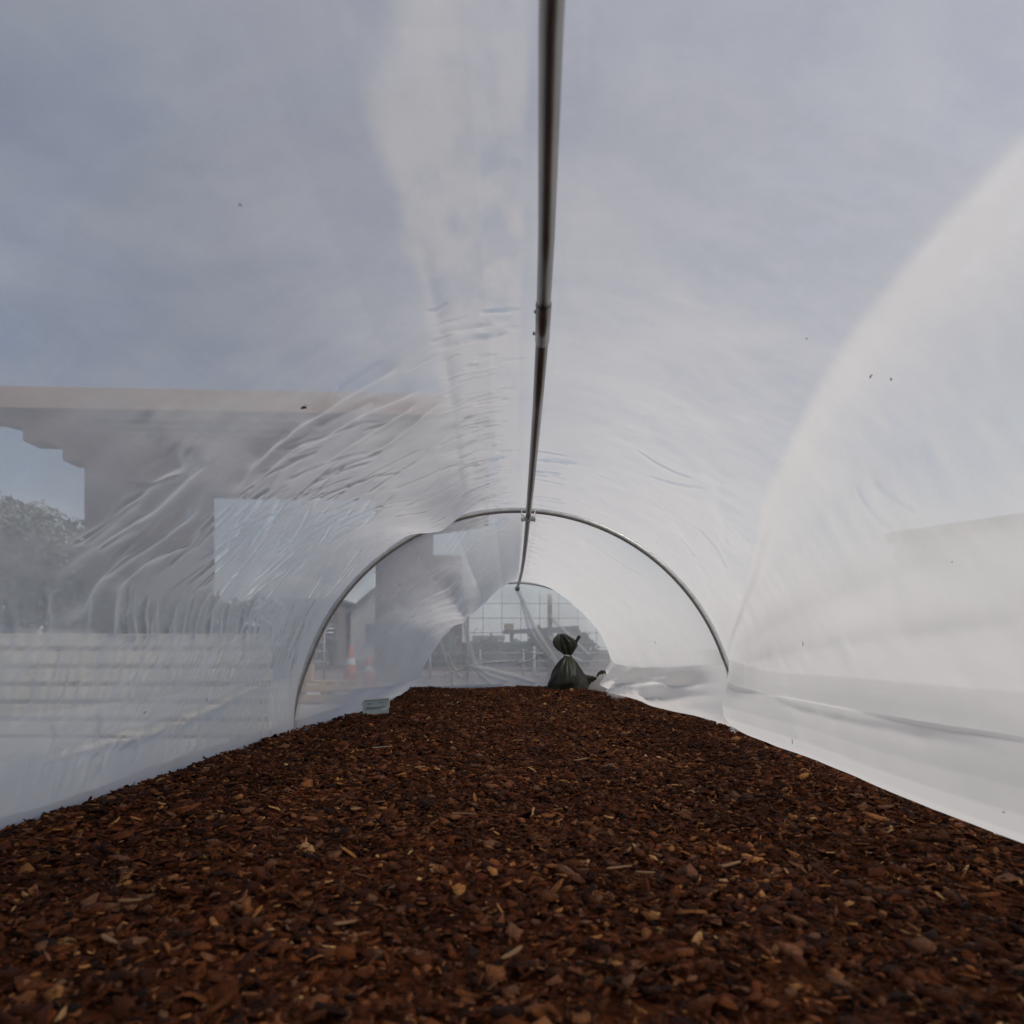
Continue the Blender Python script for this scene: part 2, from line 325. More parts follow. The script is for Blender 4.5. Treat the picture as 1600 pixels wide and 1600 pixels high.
CREASES = [
    ([(1.319, 75.91), (1.334, 68.53), (1.332, 61.71), (1.324, 56.33), (1.339, 52.27), (1.387, 48.6)], 0.0120, 0.02),
    ([(1.469, 77.06), (1.448, 69.59), (1.435, 62.37), (1.386, 57.66), (1.4, 52.51), (1.435, 49.56)], 0.0140, 0.022),
    ([(1.531, 75.69), (1.554, 69.17), (1.571, 62.92), (1.572, 58.68)], 0.0100, 0.016),
    ([(1.569, 78.48), (1.633, 73.61), (1.678, 68.68), (1.693, 63.11)], 0.0090, 0.014),
    ([(1.626, 57.56), (1.693, 63.11), (1.727, 68.09)], 0.0060, 0.012),
    ([(1.138, 50.26), (1.115, 46.38), (1.084, 41.84), (1.048, 37.87), (1.025, 35.47)], 0.0110, 0.026),
    ([(1.124, 48.93), (1.195, 48.75), (1.172, 44.42), (1.118, 38.56), (1.068, 34.42), (1.066, 31.19)], 0.0110, 0.03),
    ([(1.308, 45.99), (1.259, 42.15), (1.204, 37.94), (1.164, 34.63), (1.149, 31.44), (1.192, 27.05)], 0.0140, 0.024),
    ([(1.384, 42.47), (1.299, 38.72), (1.239, 35.93), (1.226, 32.96), (1.265, 28.19), (1.328, 23.46)], 0.0120, 0.02),
    ([(0.985, 51.54), (1.047, 49.1), (1.098, 47.78)], 0.0050, 0.018),
    ([(1.09, 50.34), (1.156, 48.28), (1.173, 46.79)], 0.0050, 0.018),
    ([(1.131, 50.56), (1.18, 49.9), (1.226, 48.98)], 0.0050, 0.016),
    ([(1.522, 42.02), (1.517, 47.99), (1.505, 50.98)], 0.0050, 0.007),
    ([(1.636, 42.09), (1.627, 47.81), (1.612, 51.7)], 0.0050, 0.007),
    ([(1.844, 41.41), (1.833, 48.59), (1.75, 53.59)], 0.0040, 0.006),
    ([(2.002, 45.83), (2.034, 55.06), (1.993, 58.6)], 0.0050, 0.007),
    ([(2.295, 46.68), (2.239, 54.01), (2.217, 61.23)], 0.0050, 0.007),
    ([(1.598, 34.14), (1.597, 31.15), (1.638, 26.64), (1.748, 20.86)], 0.0080, 0.012),
    ([(1.918, 35.29), (1.915, 31.01), (2.012, 24.82), (2.175, 18.65)], 0.0070, 0.012),
    ([(1.38, 31.65), (1.435, 27.31), (1.553, 21.14)], 0.0060, 0.01),
    ([(1.468, 31.1), (1.529, 25.94), (1.632, 21.03)], 0.0060, 0.01),
    ([(1.284, 32.5), (1.335, 28.46), (1.434, 22.38)], 0.0060, 0.009),
    ([(1.727, 31.69), (1.804, 26.23), (1.974, 19.11)], 0.0060, 0.009),
    ([(2.119, 34.62), (2.174, 29.34), (2.324, 23.01)], 0.0060, 0.009),
    ([(1.179, 30.39), (1.219, 26.29), (1.258, 23.43)], 0.0060, 0.01),
    ([(1.071, 30.82), (1.098, 27.5), (1.152, 23.36)], 0.0060, 0.01),
    ([(1.335, 5.78), (1.481, 5.83), (1.625, 6.6), (1.754, 6.78), (1.938, 7.0), (2.157, 9.46), (2.62, 14.43)], 0.0112, 0.02),
    ([(1.64, 6.47), (1.709, 7.62), (1.883, 5.47), (1.859, 9.18)], 0.0096, 0.014),
    ([(1.51, 12.49), (1.611, 8.39), (1.638, 5.85), (1.715, 1.99)], 0.0100, 0.014),
    ([(1.731, 7.96), (1.834, 4.65), (1.842, 1.67)], 0.0080, 0.012),
    ([(1.371, 12.05), (1.465, 7.39), (1.482, 4.37)], 0.0060, 0.01),
    ([(0.888, 80.43), (1.04, 80.53), (1.255, 80.66), (1.695, 79.77), (2.521, 77.16)], 0.0040, 0.02),
    ([(0.663, 56.32), (0.661, 61.83), (0.641, 68.71), (0.634, 75.29)], 0.0012, 0.02),
    ([(0.65, 80.8), (0.673, 84.9), (0.678, 90.2)], 0.0012, 0.02),
    ([(0.699, 80.59), (0.71, 83.85), (0.721, 86.27)], 0.0012, 0.02),
    ([(2.123, 161.41), (2.203, 166.49), (2.019, 168.04), (1.645, 167.99), (1.424, 167.21), (1.112, 167.5)], 0.0056, 0.014),
    ([(1.324, 133.53), (1.317, 137.55), (1.268, 140.4)], 0.0025, 0.009),
    ([(1.255, 133.81), (1.22, 137.13), (1.171, 139.42)], 0.0025, 0.009),
    ([(1.455, 126.55), (1.722, 131.26), (2.119, 137.3), (2.628, 149.98)], 0.0040, 0.016),
    ([(2.274, 127.9), (2.321, 134.91), (2.359, 139.79)], 0.0050, 0.007),
    ([(2.535, 127.88), (2.56, 133.99)], 0.0050, 0.007),
    ([(3.262, 116.24), (3.19, 127.03), (3.125, 132.79)], 0.0050, 0.007),
    ([(2.09, 113.66), (2.037, 119.27), (1.92, 123.52)], 0.0050, 0.007),
    ([(1.918, 109.23), (1.964, 115.64), (1.91, 120.82)], 0.0050, 0.007),
]

def build_cover():
    ys = np.concatenate([np.linspace(-6.4, -.4, 36, endpoint=False), np.linspace(-.4, .5, 60, endpoint=False),
                         np.linspace(.5, 3.1, 800, endpoint=False), np.linspace(3.1, 6.24, 460)])
    ts = np.concatenate([np.linspace(-9, 0, 10, endpoint=False), np.linspace(0, 180, 760), np.linspace(180, 189, 11)[1:]])
    Y, T = np.meshgrid(ys, ts, indexing='ij')
    Tc = np.clip(T, 0, 180)
    W = film_w(Y, Tc)
    # soft slackness of the sheet, pulled flat along the ridge and at the hoops
    hold = np.clip(np.abs(Tc - 90) / 22, 0, 1) * np.clip(np.minimum(np.abs(Y - HOOP1), np.abs(Y - HOOP2)) / .3, .12, 1)
    W += hold * (.016 * fnoise(Y * 1.6 + 3, Tc / 26) + .006 * fnoise(Y * 5 + 9, Tc / 16))
    for pts, amp, wid in CREASES:
        crease(Y, Tc, pts, amp, wid, W)
    r2 = random.Random(5)
    # short gathers where the sheet lies over the ridge pole
    for k in range(300):
        side = r2.choice((-1, -1, 1)); y0 = r2.uniform(1.25, 6.05)
        if y0 < 2.0 and (side > 0 or r2.random() < .4): continue
        t0 = r2.uniform(1.5, 5); ln = r2.uniform(4, 13) if side < 0 else r2.uniform(3, 10)
        sl = r2.uniform(-.006, .016) * 1.0
        pts = [(y0 + sl * q * ln * .4, 90 + side * (t0 + ln * q)) for q in (0, .33, .66, 1)]
        crease(Y, Tc, pts, r2.uniform(.002, .0055), r2.uniform(.004, .010), W)
    for k in range(130):                                  # crinkled strip left of the ridge
        y0 = r2.uniform(1.15, 3.2); t0 = r2.uniform(79, 86); ln = r2.uniform(1.5, 5)
        pts = [(y0 + r2.uniform(-.006, .006), t0 + ln * q) for q in (0, .33, .66, 1)]
        crease(Y, Tc, pts, r2.uniform(.0012, .0032), r2.uniform(.004, .008), W)
    for k in range(110):                                  # fanned creases sweeping down the left shoulder
        y0 = r2.uniform(1.05, 2.2); t0 = r2.uniform(30, 58); ln = r2.uniform(4, 14)
        if y0 < 1.35: t0 = min(t0, 36); ln = min(ln, 9)
        sl = r2.uniform(.003, .013)
        pts = [(y0 + sl * q * ln + .0003 * (q * ln) ** 2, t0 + q * ln) for q in (0, .25, .5, .75, 1)]
        crease(Y, Tc, pts, r2.uniform(.001, .004), r2.uniform(.0035, .009), W)
    # hanging pleats low on the left side
    for k in range(230):
        y0 = r2.uniform(1.0, 2.9); t0 = r2.uniform(10, 24); t1 = t0 + r2.uniform(4, 12)
        pts = [(y0 + (t0 - t) * .012, t) for t in np.linspace(t0, t1, 4)]
        crease(Y, Tc, pts, r2.uniform(.0012, .0045), r2.uniform(.0035, .009), W)
    for k in range(90):                                   # and near the ground line
        y0 = r2.uniform(.9, 2.9); t0 = r2.uniform(0, 5); t1 = t0 + r2.uniform(3, 9)
        pts = [(y0 + (t0 - t) * .008, t) for t in np.linspace(t0, t1, 4)]
        crease(Y, Tc, pts, r2.uniform(.002, .005), r2.uniform(.006, .012), W)
    # slanting pulls in the upper left quarter and second bay
    for k in range(150):
        y0 = r2.uniform(1.3, 5.9); t0 = r2.uniform(30, 72); ln = r2.uniform(5, 16)
        sl = r2.uniform(-.02, .006)
        pts = [(y0 + sl * q * ln, t0 + q * ln) for q in (0, .33, .66, 1)]
        crease(Y, Tc, pts, r2.uniform(.0012, .0045), r2.uniform(.004, .012), W)
    for k in range(130):                                   # right side, fine pulls fanning from the ridge
        y0 = r2.uniform(2.0, 5.9); t0 = r2.uniform(98, 140); ln = r2.uniform(3, 9)
        sl = r2.uniform(-.002, .016)
        pts = [(y0 + sl * q * ln, t0 + q * ln) for q in (0, .33, .66, 1)]
        crease(Y, Tc, pts, r2.uniform(.0008, .0026), r2.uniform(.0035, .008), W)
    TR = 180 - Tc
    # broad drapes fanning up from the foot of the hoop beside the tight diagonal
    for pts, a, wd in (([(2.85, 158), (2.2, 146), (1.6, 138), (1.1, 134), (.7, 134)], .009, .05), ([(2.8, 160), (2.1, 152), (1.5, 147), (1.0, 145)], .007, .045),
                       ([(2.85, 156), (2.4, 140), (2.0, 128), (1.7, 121)], .006, .04), ([(2.7, 162), (2.0, 157), (1.3, 154), (.9, 153)], .008, .04),
                       ([(2.9, 150), (2.6, 136), (2.35, 124)], .005, .03)):
        crease(Y, Tc, pts, a, wd, W)
    # slack folds of the rolled skirt on the right of the far bay
    for pts, a, wd in (([(3.0, 170), (3.5, 172), (4.2, 173), (5, 176)], .045, .035), ([(3.0, 167.5), (3.6, 166), (4.4, 168.5), (5.2, 170)], .028, .022),
                       ([(3.3, 164.5), (3.9, 165), (4.6, 166)], .012, .018), ([(3.1, 175), (3.7, 177), (4.3, 178.5)], .02, .026), ([(4.1, 166), (4.6, 172.5), (5.0, 178)], .05, .04), ([(3.3, 63), (3.75, 61.5), (4.3, 58), (4.9, 56)], .035, .09),
                       ([(4.6, 166), (5.2, 171), (5.6, 177)], .016, .02)):
        crease(Y, Tc, pts, a, wd, W)
    # tight edge where the cover meets the hoops
    R = RH + .014 - W
    A = np.radians(Tc)
    X = CX - R * np.cos(A); Z = ZM + R * np.sin(A)
    # below the mulch line the hem hangs straight down
    X = X + interp(Y, [1.0, 2.9, 6.2], [0, 0, .02]) * 0
    below = np.maximum(-T, T - 180); below = np.maximum(below, 0)
    Z = Z - below * .011
    X = X + np.where(T < 0, -1, 1) * np.where(below > 0, below * .004, 0)
    ny, nt_ = Y.shape
    V = np.stack([X, Y, Z], -1).reshape(-1, 3).astype(np.float32)
    # number of plies: folded skirts, hem tape and the crease band beside the ridge
    Lr = np.ones_like(Y)
    hgt = R * np.sin(A)
    Lr += np.where(Y < HOOP1, 1, 0) * ( .8 * sstep(.62, .30, hgt) + 3.2 * sstep(.62, .2, hgt) + 3 * sstep(.3, .2, hgt) + 6 * sstep(.13, .05, hgt) ) * (T > 90) * sstep(2.98, 2.9, Y)
    Lr += (Y >= HOOP1) * (T > 90) * (8 * sstep(.285, .262, hgt) + .8 * sstep(.6, .3, hgt) + 4 * sstep(.1, .03, hgt))
    Lr += .55 * sstep(.22, .03, hgt) * (T < 90)
    Lr += 1.3 * sstep(78.5, 80.8, Tc) * sstep(90, 89, Tc) * np.maximum(0, .55 + 1.5 * fnoise(Y * 8, Tc / 3.5, 5)) * sstep(3.2, 2.6, Y)
    Lr += .5 * np.exp(-((Tc - 80.3) / .5) ** 2) * sstep(.5, 1.2, Y)
    Lr += .8 * np.exp(-((Y - HOOP1) / .02) ** 2) + 1.0 * np.exp(-((Y - 6.22) / .03) ** 2)
    tl = tight_line(Y)
    Lr += (Y < HOOP1) * 1.15 * np.where(TR > tl, np.exp(-((TR - tl) / .75) ** 2), np.exp(-((TR - tl) / 4.6) ** 2)) * interp(Y, [.2, .7, 2.5, 2.9], [.8, 1, .9, .2])  # bright band of the lit diagonal fold, painted in as extra opacity
    i = np.arange(ny - 1)[:, None] * nt_ + np.arange(nt_ - 1)[None, :]
    F = np.stack([i, i + 1, i + nt_ + 1, i + nt_], -1).reshape(-1, 4)
    return make_np('cover_sheet', V, F, M['film'], None, Lr.reshape(-1))

def make_np(name, V, F, mat, parent, layers=None, smooth=True):
    me = bpy.data.meshes.new(name)
    k = F.shape[1]; n = len(F)
    me.vertices.add(len(V)); me.vertices.foreach_set('co', np.ascontiguousarray(V, np.float32).reshape(-1))
    me.loops.add(n * k); me.loops.foreach_set('vertex_index', np.ascontiguousarray(F, np.int32).reshape(-1))
    me.polygons.add(n); me.polygons.foreach_set('loop_start', np.arange(0, n * k, k, dtype=np.int32))
    if smooth: me.polygons.foreach_set('use_smooth', np.ones(n, bool))
    if layers is not None:
        a = me.attributes.new('layers', 'FLOAT', 'POINT'); a.data.foreach_set('value', layers.astype(np.float32))
    me.update(calc_edges=True); me.validate()
    me.materials.append(mat)
    o = bpy.data.objects.new(name, me)
    return link(o, parent)

cover = build_cover()
cover.name = 'plastic_cover'
tag(cover, 'translucent polythene cover sheet sagging in creased folds over the steel hoops', 'plastic sheet')

# ------------------------------------------------------------------ steel frame
fr = thing('hoop_frame', 'galvanised steel hoops joined by a long ridge pole under the polythene', 'tunnel frame', (0, 0, 0))
def hoop(y, cx, rad=.0118, sink=.42):
    pts = [(cx - RH - .045, y, ZM - sink), (cx - RH - .035, y, ZM - .02)]
    pts += [(cx - RH * math.cos(math.radians(a)) - .03 * math.cos(math.radians(a)) * max(0, 1 - math.sin(math.radians(a)) * 3), y, ZM + RH * math.sin(math.radians(a))) for a in np.linspace(2, 178, 90)]
    pts += [(cx + RH + .035, y, ZM - .02), (cx + RH + .045, y, ZM - sink)]
    m = MB(); m.tube(pts, rad, 14); return m
hoop(HOOP1, CX).build('hoop', M['steel'], fr, True)
hoop(HOOP2, .046).build('hoop', M['steel'], fr, True)
zr = ZM + RH - .032
def pole(pts, name='ridge_pole'):
    m = MB(); m.tube(pts, .0118, 16); return m.build(name, M['darksteel'], fr, True)
rp = pole([(.01, -.8, zr + .005), (.03, .3, zr + .003), (.036, .63, zr), (.048, .95, zr), (.0545, 1.21, zr - .004)])
rp2 = pole([(.0545, 1.18, zr - .006), (.060, 1.6, zr - .006), (.066, 2.3, zr - .002), (.0705, 2.98, zr), (.074, 3.7, zr + .002), (.075, 4.4, zr + .001), (.072, 5.0, zr), (.064, 5.6, zr - .004), (.05, 6.2, zr - .012)])
m = MB(); m.tube([(.0525, 1.13, zr - .004), (.0545, 1.21, zr - .006), (.0558, 1.26, zr - .006)], .0132, 16)
sl = m.build('sleeve', M['darksteel'], fr, True)
for y in (1.155, 1.235):
    m = MB(); m.tube([(.0415, y, zr - .004), (.0375, y, zr - .004)], .0032, 6); m.build('bolt', M['bolt'], sl)
# cross clamp on the first hoop: two saddles, wing nuts
cl = MB()
cx0 = .0705
for sx in (-1, 1):
    cl.tube([(cx0 + sx * .016, HOOP1 - .03, zr - .012), (cx0 + sx * .026, HOOP1 - .022, zr + .004), (cx0 + sx * .03, HOOP1 - .018, zr + .03)], .0035, 8)
    cl.tube([(cx0 + sx * .014, HOOP1 - .032, zr - .018), (cx0 + sx * .03, HOOP1 - .03, zr - .012)], .005, 8)
    cl.box(cx0 + sx * .022 - .009, cx0 + sx * .022 + .009, HOOP1 - .034, HOOP1 - .028, zr - .020, zr - .003)
cl.tube([(cx0 + .019 * math.cos(a), HOOP1 - .03, zr + .019 * math.sin(a)) for a in np.linspace(PI * .95, PI * 2.05, 12)], .005, 8)
clamp = cl.build('clamp', M['steel'], fr, True)
for sx in (-1, 1):
    m = MB(); m.tube([(cx0 + sx * .027, HOOP1 - .05, zr - .012), (cx0 + sx * .027, HOOP1 - .03, zr - .012)], .004, 6)
    m.tube([(cx0 + sx * .027, HOOP1 - .044, zr - .026), (cx0 + sx * .027, HOOP1 - .044, zr + .002)], .003, 6); m.build('wing_nut', M['steel'], clamp, True)
m = MB(); m.tube([(.05, 6.17, zr - .022), (.05, 6.2, zr - .022), (.05, 6.225, zr - .022)], [.022, .024, .022], 14); m.build('end_cap', M['darksteel'], fr, True)

# ------------------------------------------------------------------ mulch
def mulch_h(x, y):
    h = ZM - .004 + .018 * fnoise(x * 2.6 + 4, y * 2.6 + 2, 3) + .006 * fnoise(x * 11, y * 11, 2)
    h = h + .02 * np.exp(-((x - .25) / .5) ** 2 - ((y - 5.6) / .6) ** 2)
    h = h - .03 * sstep(.93, 1.12, np.abs(x - CX))
    return h
def build_mulch():
    # ground body of the bed
    xs = np.linspace(-1.22, 1.26, 120); ys = np.concatenate([np.linspace(-6.4, .4, 60, endpoint=False), np.linspace(.4, 6.34, 300)])
    X, Yg = np.meshgrid(xs, ys, indexing='ij')
    Z = mulch_h(X, Yg) - .012
    edge = (np.abs(X - .02) > 1.225) | (Yg > 6.33) | (Yg < -6.39)
    Z = np.where(edge, 0.0, Z)
    V = [np.stack([X, Yg, Z], -1).reshape(-1, 3)]
    nx, ny = X.shape
    i = np.arange(nx - 1)[:, None] * ny + np.arange(ny - 1)[None, :]
    F = [np.stack([i, i + ny, i + ny + 1, i + 1], -1).reshape(-1, 4)]
    base = nx * ny
    # chip templates, a flat irregular prism with eight corners: top and side faces all quads
    tmpl = []
    for k in range(60):
        n = 8
        a = np.sort(rng.uniform(0, 2 * PI, n) * .35 + np.linspace(0, 2 * PI, n, endpoint=False) * 1.0)
        nc = int(rng.integers(4, 7))
        a = np.linspace(0, 2 * PI, nc, endpoint=False) + rng.uniform(-.42, .42, nc)
        r = rng.uniform(.7, 1.2, nc)
        cx_ = list(np.cos(a) * r); cy_ = list(np.sin(a) * r)
        while len(cx_) < 8:                                   # split the longest side with a small nick
            le = [math.hypot(cx_[(q + 1) % len(cx_)] - cx_[q], cy_[(q + 1) % len(cx_)] - cy_[q]) for q in range(len(cx_))]
            q = int(np.argmax(le)); j = (q + 1) % len(cx_); t = rng.uniform(.3, .7)
            mx_, my_ = cx_[q] * (1 - t) + cx_[j] * t, cy_[q] * (1 - t) + cy_[j] * t; g_ = rng.uniform(.86, 1.04)
            cx_.insert(q + 1, mx_ * g_); cy_.insert(q + 1, my_ * g_)
        px = np.array(cx_); py = np.array(cy_)
        bend = rng.uniform(-.16, .25); tw = rng.uniform(-.15, .15)
        top = np.stack([px * .93, py * .93, bend * px * px + tw * px * py + .5 + rng.uniform(-.06, .06, n)], -1)
        bot = np.stack([px, py, bend * px * px + tw * px * py - .5], -1)
        top[:, 2] = bend * px * px + tw * px * py + rng.uniform(-.03, .03, n)
        bot[:, 2] = bend * px * px + tw * px * py
        tmpl.append((top, bot))
    TF = np.array([(0, 1, 2, 3), (0, 3, 4, 7), (4, 5, 6, 7)] + [(q + 8, (q + 1) % 8 + 8, (q + 1) % 8, q) for q in range(8)])
    TOP = np.stack([t[0] for t in tmpl]); BOT = np.stack([t[1] for t in tmpl])
    def scatter(n, y0, y1, med, sig, lo, hi, asp, lift, x0=-1.12, x1=1.14):
        nonlocal base
        x = rng.uniform(x0, x1, n); y = rng.uniform(y0, y1, n)
        L = np.clip(rng.lognormal(math.log(med), sig, n), lo, hi) / 2
        B = L * rng.uniform(asp[0], asp[1], n)
        th = np.clip(L * rng.uniform(.05, .17, n), .0003, .0028)
        k = rng.integers(0, len(tmpl), n)
        top = TOP[k].copy(); bot = BOT[k].copy()
        for q in (top, bot):
            q[:, :, 2] *= L[:, None]
            q[:, :, 0] *= L[:, None]; q[:, :, 1] *= B[:, None]
        top[:, :, 2] += th[:, None]; bot[:, :, 2] -= th[:, None] * .6
        P = np.concatenate([top, bot], 1)
        az = rng.uniform(0, 2 * PI, n)
        tx = rng.normal(0, .42, n); ty = rng.normal(0, .26, n)
        c, s = np.cos(tx), np.sin(tx)
        P = np.stack([P[..., 0], P[..., 1] * c[:, None] - P[..., 2] * s[:, None], P[..., 1] * s[:, None] + P[..., 2] * c[:, None]], -1)
        c, s = np.cos(ty), np.sin(ty)
        P = np.stack([P[..., 0] * c[:, None] + P[..., 2] * s[:, None], P[..., 1], -P[..., 0] * s[:, None] + P[..., 2] * c[:, None]], -1)
        c, s = np.cos(az), np.sin(az)
        P = np.stack([P[..., 0] * c[:, None] - P[..., 1] * s[:, None], P[..., 0] * s[:, None] + P[..., 1] * c[:, None], P[..., 2]], -1)
        z = mulch_h(x, y) + rng.uniform(-.010, lift, n) - .3 * L * 0
        P += np.stack([x, y, z], -1)[:, None, :]
        V.append(P.reshape(-1, 3))
        F.append((TF[None] + (base + np.arange(n)[:, None, None] * 16)).reshape(-1, 4))
        base += n * 16
    scatter(29000, .45, 2.2, .016, .45, .006, .044, (.35, .9), .006)
    scatter(16000, .45, 2.2, .009, .35, .004, .018, (.3, .9), .008)
    scatter(9000, .45, 2.2, .022, .3, .012, .045, (.10, .24), .009)
    scatter(900, .45, 2.8, .034, .2, .028, .055, (.45, .8), .009)
    scatter(38000, 2.2, 6.32, .017, .42, .008, .045, (.35, .9), .008)
    scatter(16000, 2.2, 6.32, .012, .42, .006, .03, (.3, .9), .010)
    scatter(4500, 2.2, 6.32, .024, .3, .012, .045, (.12, .26), .010)
    scatter(1500, -1.5, .45, .025, .4, .008, .045, (.35, .9), .008)
    return make_np('bark_mulch', np.concatenate(V), np.concatenate(F), M['mulch'], None, smooth=False)
mu = build_mulch()
tag(mu, 'bed of coarse red-brown bark mulch covering the tunnel floor', 'bark mulch', kind='stuff')
# ------------------------------------------------------------------ loose splinters on the mulch
def sliver(x, y, L, wd, az, label, mat='splinter', lift=.012, bend=.0):
    n = 9; top = []; 
    ws = [wd * q for q in (.25, .75, 1, .9, 1, .8, .85, .6, .2)]
    v = []; f = []
    for i in range(n):
        t = (i / (n - 1) - .5) * L; b = bend * L * math.sin(PI * i / (n - 1)); w_ = ws[i] / 2 * rnd.uniform(.85, 1.1); h = .0012 + wd * .08
        v += [(t, b - w_, 0), (t, b + w_, .0004), (t, b + w_ * .9, h), (t, b - w_ * .8, h * .9)]
    for i in range(n - 1):
        for k in range(4):
            f.append((i * 4 + k, i * 4 + (k + 1) % 4, i * 4 + 4 + (k + 1) % 4, i * 4 + 4 + k))
    f += [(3, 2, 1, 0), tuple((n - 1) * 4 + k for k in range(4))]
    o = mesh_obj('wood_splinter' if mat == 'splinter' else 'straw_stalk', v, f, M[mat])
    z = float(mulch_h(np.array(x), np.array(y))) + lift
    o.location = (x, y, z); o.rotation_euler = (rnd.uniform(-.12, .12), rnd.uniform(-.12, .12), az)
    tag(o, label, 'wood splinter' if mat == 'splinter' else 'straw', 'pale slivers lying on the mulch')
SL = [
 (-.478, .81, .052, .008, -.75, 'long pale tan splinter lying diagonally on the mulch at the lower left corner', 'splinter'),
 (-.52, .93, .034, .006, .0, 'short straight tan splinter on the mulch above the long diagonal one at the left', 'splinter'),
 (.0, .79, .036, .008, .85, 'yellowish split sliver standing out on the mulch at the bottom centre', 'splinter'),
 (-.26, 1.93, .055, .012, 1.15, 'broad whitish chip beyond the middle of the mulch, left of centre', 'splinter'),
 (-.335, 1.46, .02, .013, .3, 'small round cream chip on the mulch left of centre', 'splinter'),
 (-.1, 1.42, .05, .005, .05, 'thin pale straight splinter lying crosswise on the mulch near the centre', 'splinter'),
 (.17, 1.08, .05, .007, .5, 'bent orange-tan splinter on the mulch just right of centre', 'splinter'),
 (.205, 1.05, .03, .006, -.2, 'stubby tan splinter beside the bent orange one on the mulch', 'splinter'),
 (.36, 1.12, .045, .009, .55, 'upturned pinkish tan sliver on the mulch right of centre', 'splinter'),
 (-.21, .86, .03, .006, .6, 'slim light brown splinter in the dark mulch left of the bottom centre', 'splinter'),
 (.215, 2.15, .05, .016, .4, 'broad tan flake on the far half of the mulch right of centre', 'splinter'),
 (-.385, 4.3, .10, .006, 1.2, 'pale grey straw stalk sticking up from the far mulch left of centre', 'twig'),
 (-.35, 4.4, .09, .006, 1.5, 'second grey straw stalk close beside the first on the far mulch', 'twig'),
 (-.45, 2.35, .09, .005, 1.0, 'thin pale straw stalk lying on the mulch in front of the label plate', 'twig'),
]
for x, y, L, wd, az, lb, mt in SL:
    sliver(x, y, L, wd, az, lb, mt, bend=rnd.uniform(-.08, .08))

# ------------------------------------------------------------------ small plate half buried at the left edge of the mulch
pl = thing('label_plate', 'small pale green metal label plate leaning in the mulch against the left sheet', 'label plate', (-.735, 3.68, .322), -.10)
pl.rotation_euler = (math.radians(-18), math.radians(-5), -.08)
m = MB(); m.box(-.072, .072, 0, .003, -.02, .058); m.build('plate', M['plate'], pl, bevel=.001)
m = MB()
m.box(-.078, .078, -.006, .006, .0582, .065)
m.tube([(-.076, -.003, .062), (-.072, -.004, .01), (-.064, -.01, -.008), (-.035, -.03, -.014), (-.03, -.036, -.022)], .0028, 8)
m.tube([(.076, -.003, .062), (.0745, -.004, .012), (.068, -.01, .002), (.045, -.028, -.008)], .0028, 8)
m.build('wire_holder', M['plate_rim'], pl, bevel=.0008)
m = MB()
for (a, b, z) in ((-.05, -.018, .036), (.012, .048, .038), (-.052, .05, .014), (-.05, .03, .008)):
    x = a
    while x < b:
        w_ = rnd.uniform(.003, .008); m.box(x, min(x + w_, b), -.0012, -.0002, z, z + rnd.uniform(.005, .008)); x += w_ + rnd.uniform(.001, .003)
m.build('faded_print', M['ink'], pl)

# ------------------------------------------------------------------ tied bags
def bag_body(name, profile, pleats, seed, parent, lean=(0, 0), squash=.85, axis=None, top_pleat=.16):
    r3 = random.Random(seed)
    n = 96; v = []; f = []
    ph = [r3.uniform(0, 6.28) for _ in range(6)]
    zs = [p[0] for p in profile]; m_ = 46
    zz = np.linspace(zs[0], zs[-1], m_)
    rr = np.interp(zz, zs, [p[1] for p in profile]); pp = np.interp(zz, zs, [p[2] for p in profile])
    H = zs[-1] - zs[0]
    for i in range(m_):
        for k in range(n):
            a = 2 * PI * k / n
            pl_ = math.sin(pleats * a + ph[0] + 1.3 * math.sin(a * 3 + ph[1])) * .6 + math.sin(pleats * .5 * a + ph[2]) * .5 + math.sin((pleats + 7) * a + ph[4] + zz[i] * 14) * .3
            lump = .07 * math.sin(2 * a + ph[3] + zz[i] * 11) + .05 * math.sin(3 * a + ph[4] - zz[i] * 21) + .045 * math.sin(5 * a + ph[5] - zz[i] * 31)
            r = rr[i] * (1 + pp[i] * pl_ + lump * min(1, rr[i] / .1))
            t = (zz[i] - zs[0]) / H
            v.append((r * math.cos(a) + lean[0] * t, r * math.sin(a) * squash + lean[1] * t, zz[i]))
    for i in range(m_ - 1):
        for k in range(n):
            f.append((i * n + k, i * n + (k + 1) % n, (i + 1) * n + (k + 1) % n, (i + 1) * n + k))
    f.append(tuple(range(n))[::-1]); f.append(tuple((m_ - 1) * n + k for k in range(n)))
    return mesh_obj(name, v, f, M['bag'], parent, True)
def ring(parent, r, z, y=0, x=0, t=.005):
    m = MB(); m.tube([(x + r * math.cos(a), y + r * math.sin(a) * .9, z + .004 * math.sin(2 * a)) for a in np.linspace(0, 2 * PI, 25)], t, 8, caps=False)
    return m.build('tie', M['tie'], parent, True)
b1 = thing('refuse_bag', 'full black plastic refuse bag standing upright with a white tie at its neck', 'refuse bag', (.478, 5.92, .295), .2)
bag_body('bag_body', [(-.03, .17, .01), (.0, .184, .02), (.07, .178, .025), (.13, .155, .03), (.19, .118, .05), (.245, .078, .10), (.29, .036, .2), (.305, .024, .22)], 19, 3, b1, lean=(.005, 0))
rr_ = bag_body('gathered_top', [(.303, .022, .2), (.325, .04, .2), (.35, .068, .26), (.385, .088, .3), (.42, .088, .36), (.45, .07, .4), (.475, .045, .4), (.492, .022, .4)], 7, 8, b1, lean=(-.055, 0), squash=.55)
m = MB(); m.tube([(.008, 0, .305), (.032, 0, .335), (.055, -.01, .375), (.072, -.01, .41), (.092, -.01, .445), (.104, -.01, .465), (.108, -.01, .478)], [.018, .026, .022, .014, .014, .018, .006], 12)
m.build('twisted_ear', M['bag'], b1, True)
ring(b1, .026, .303)
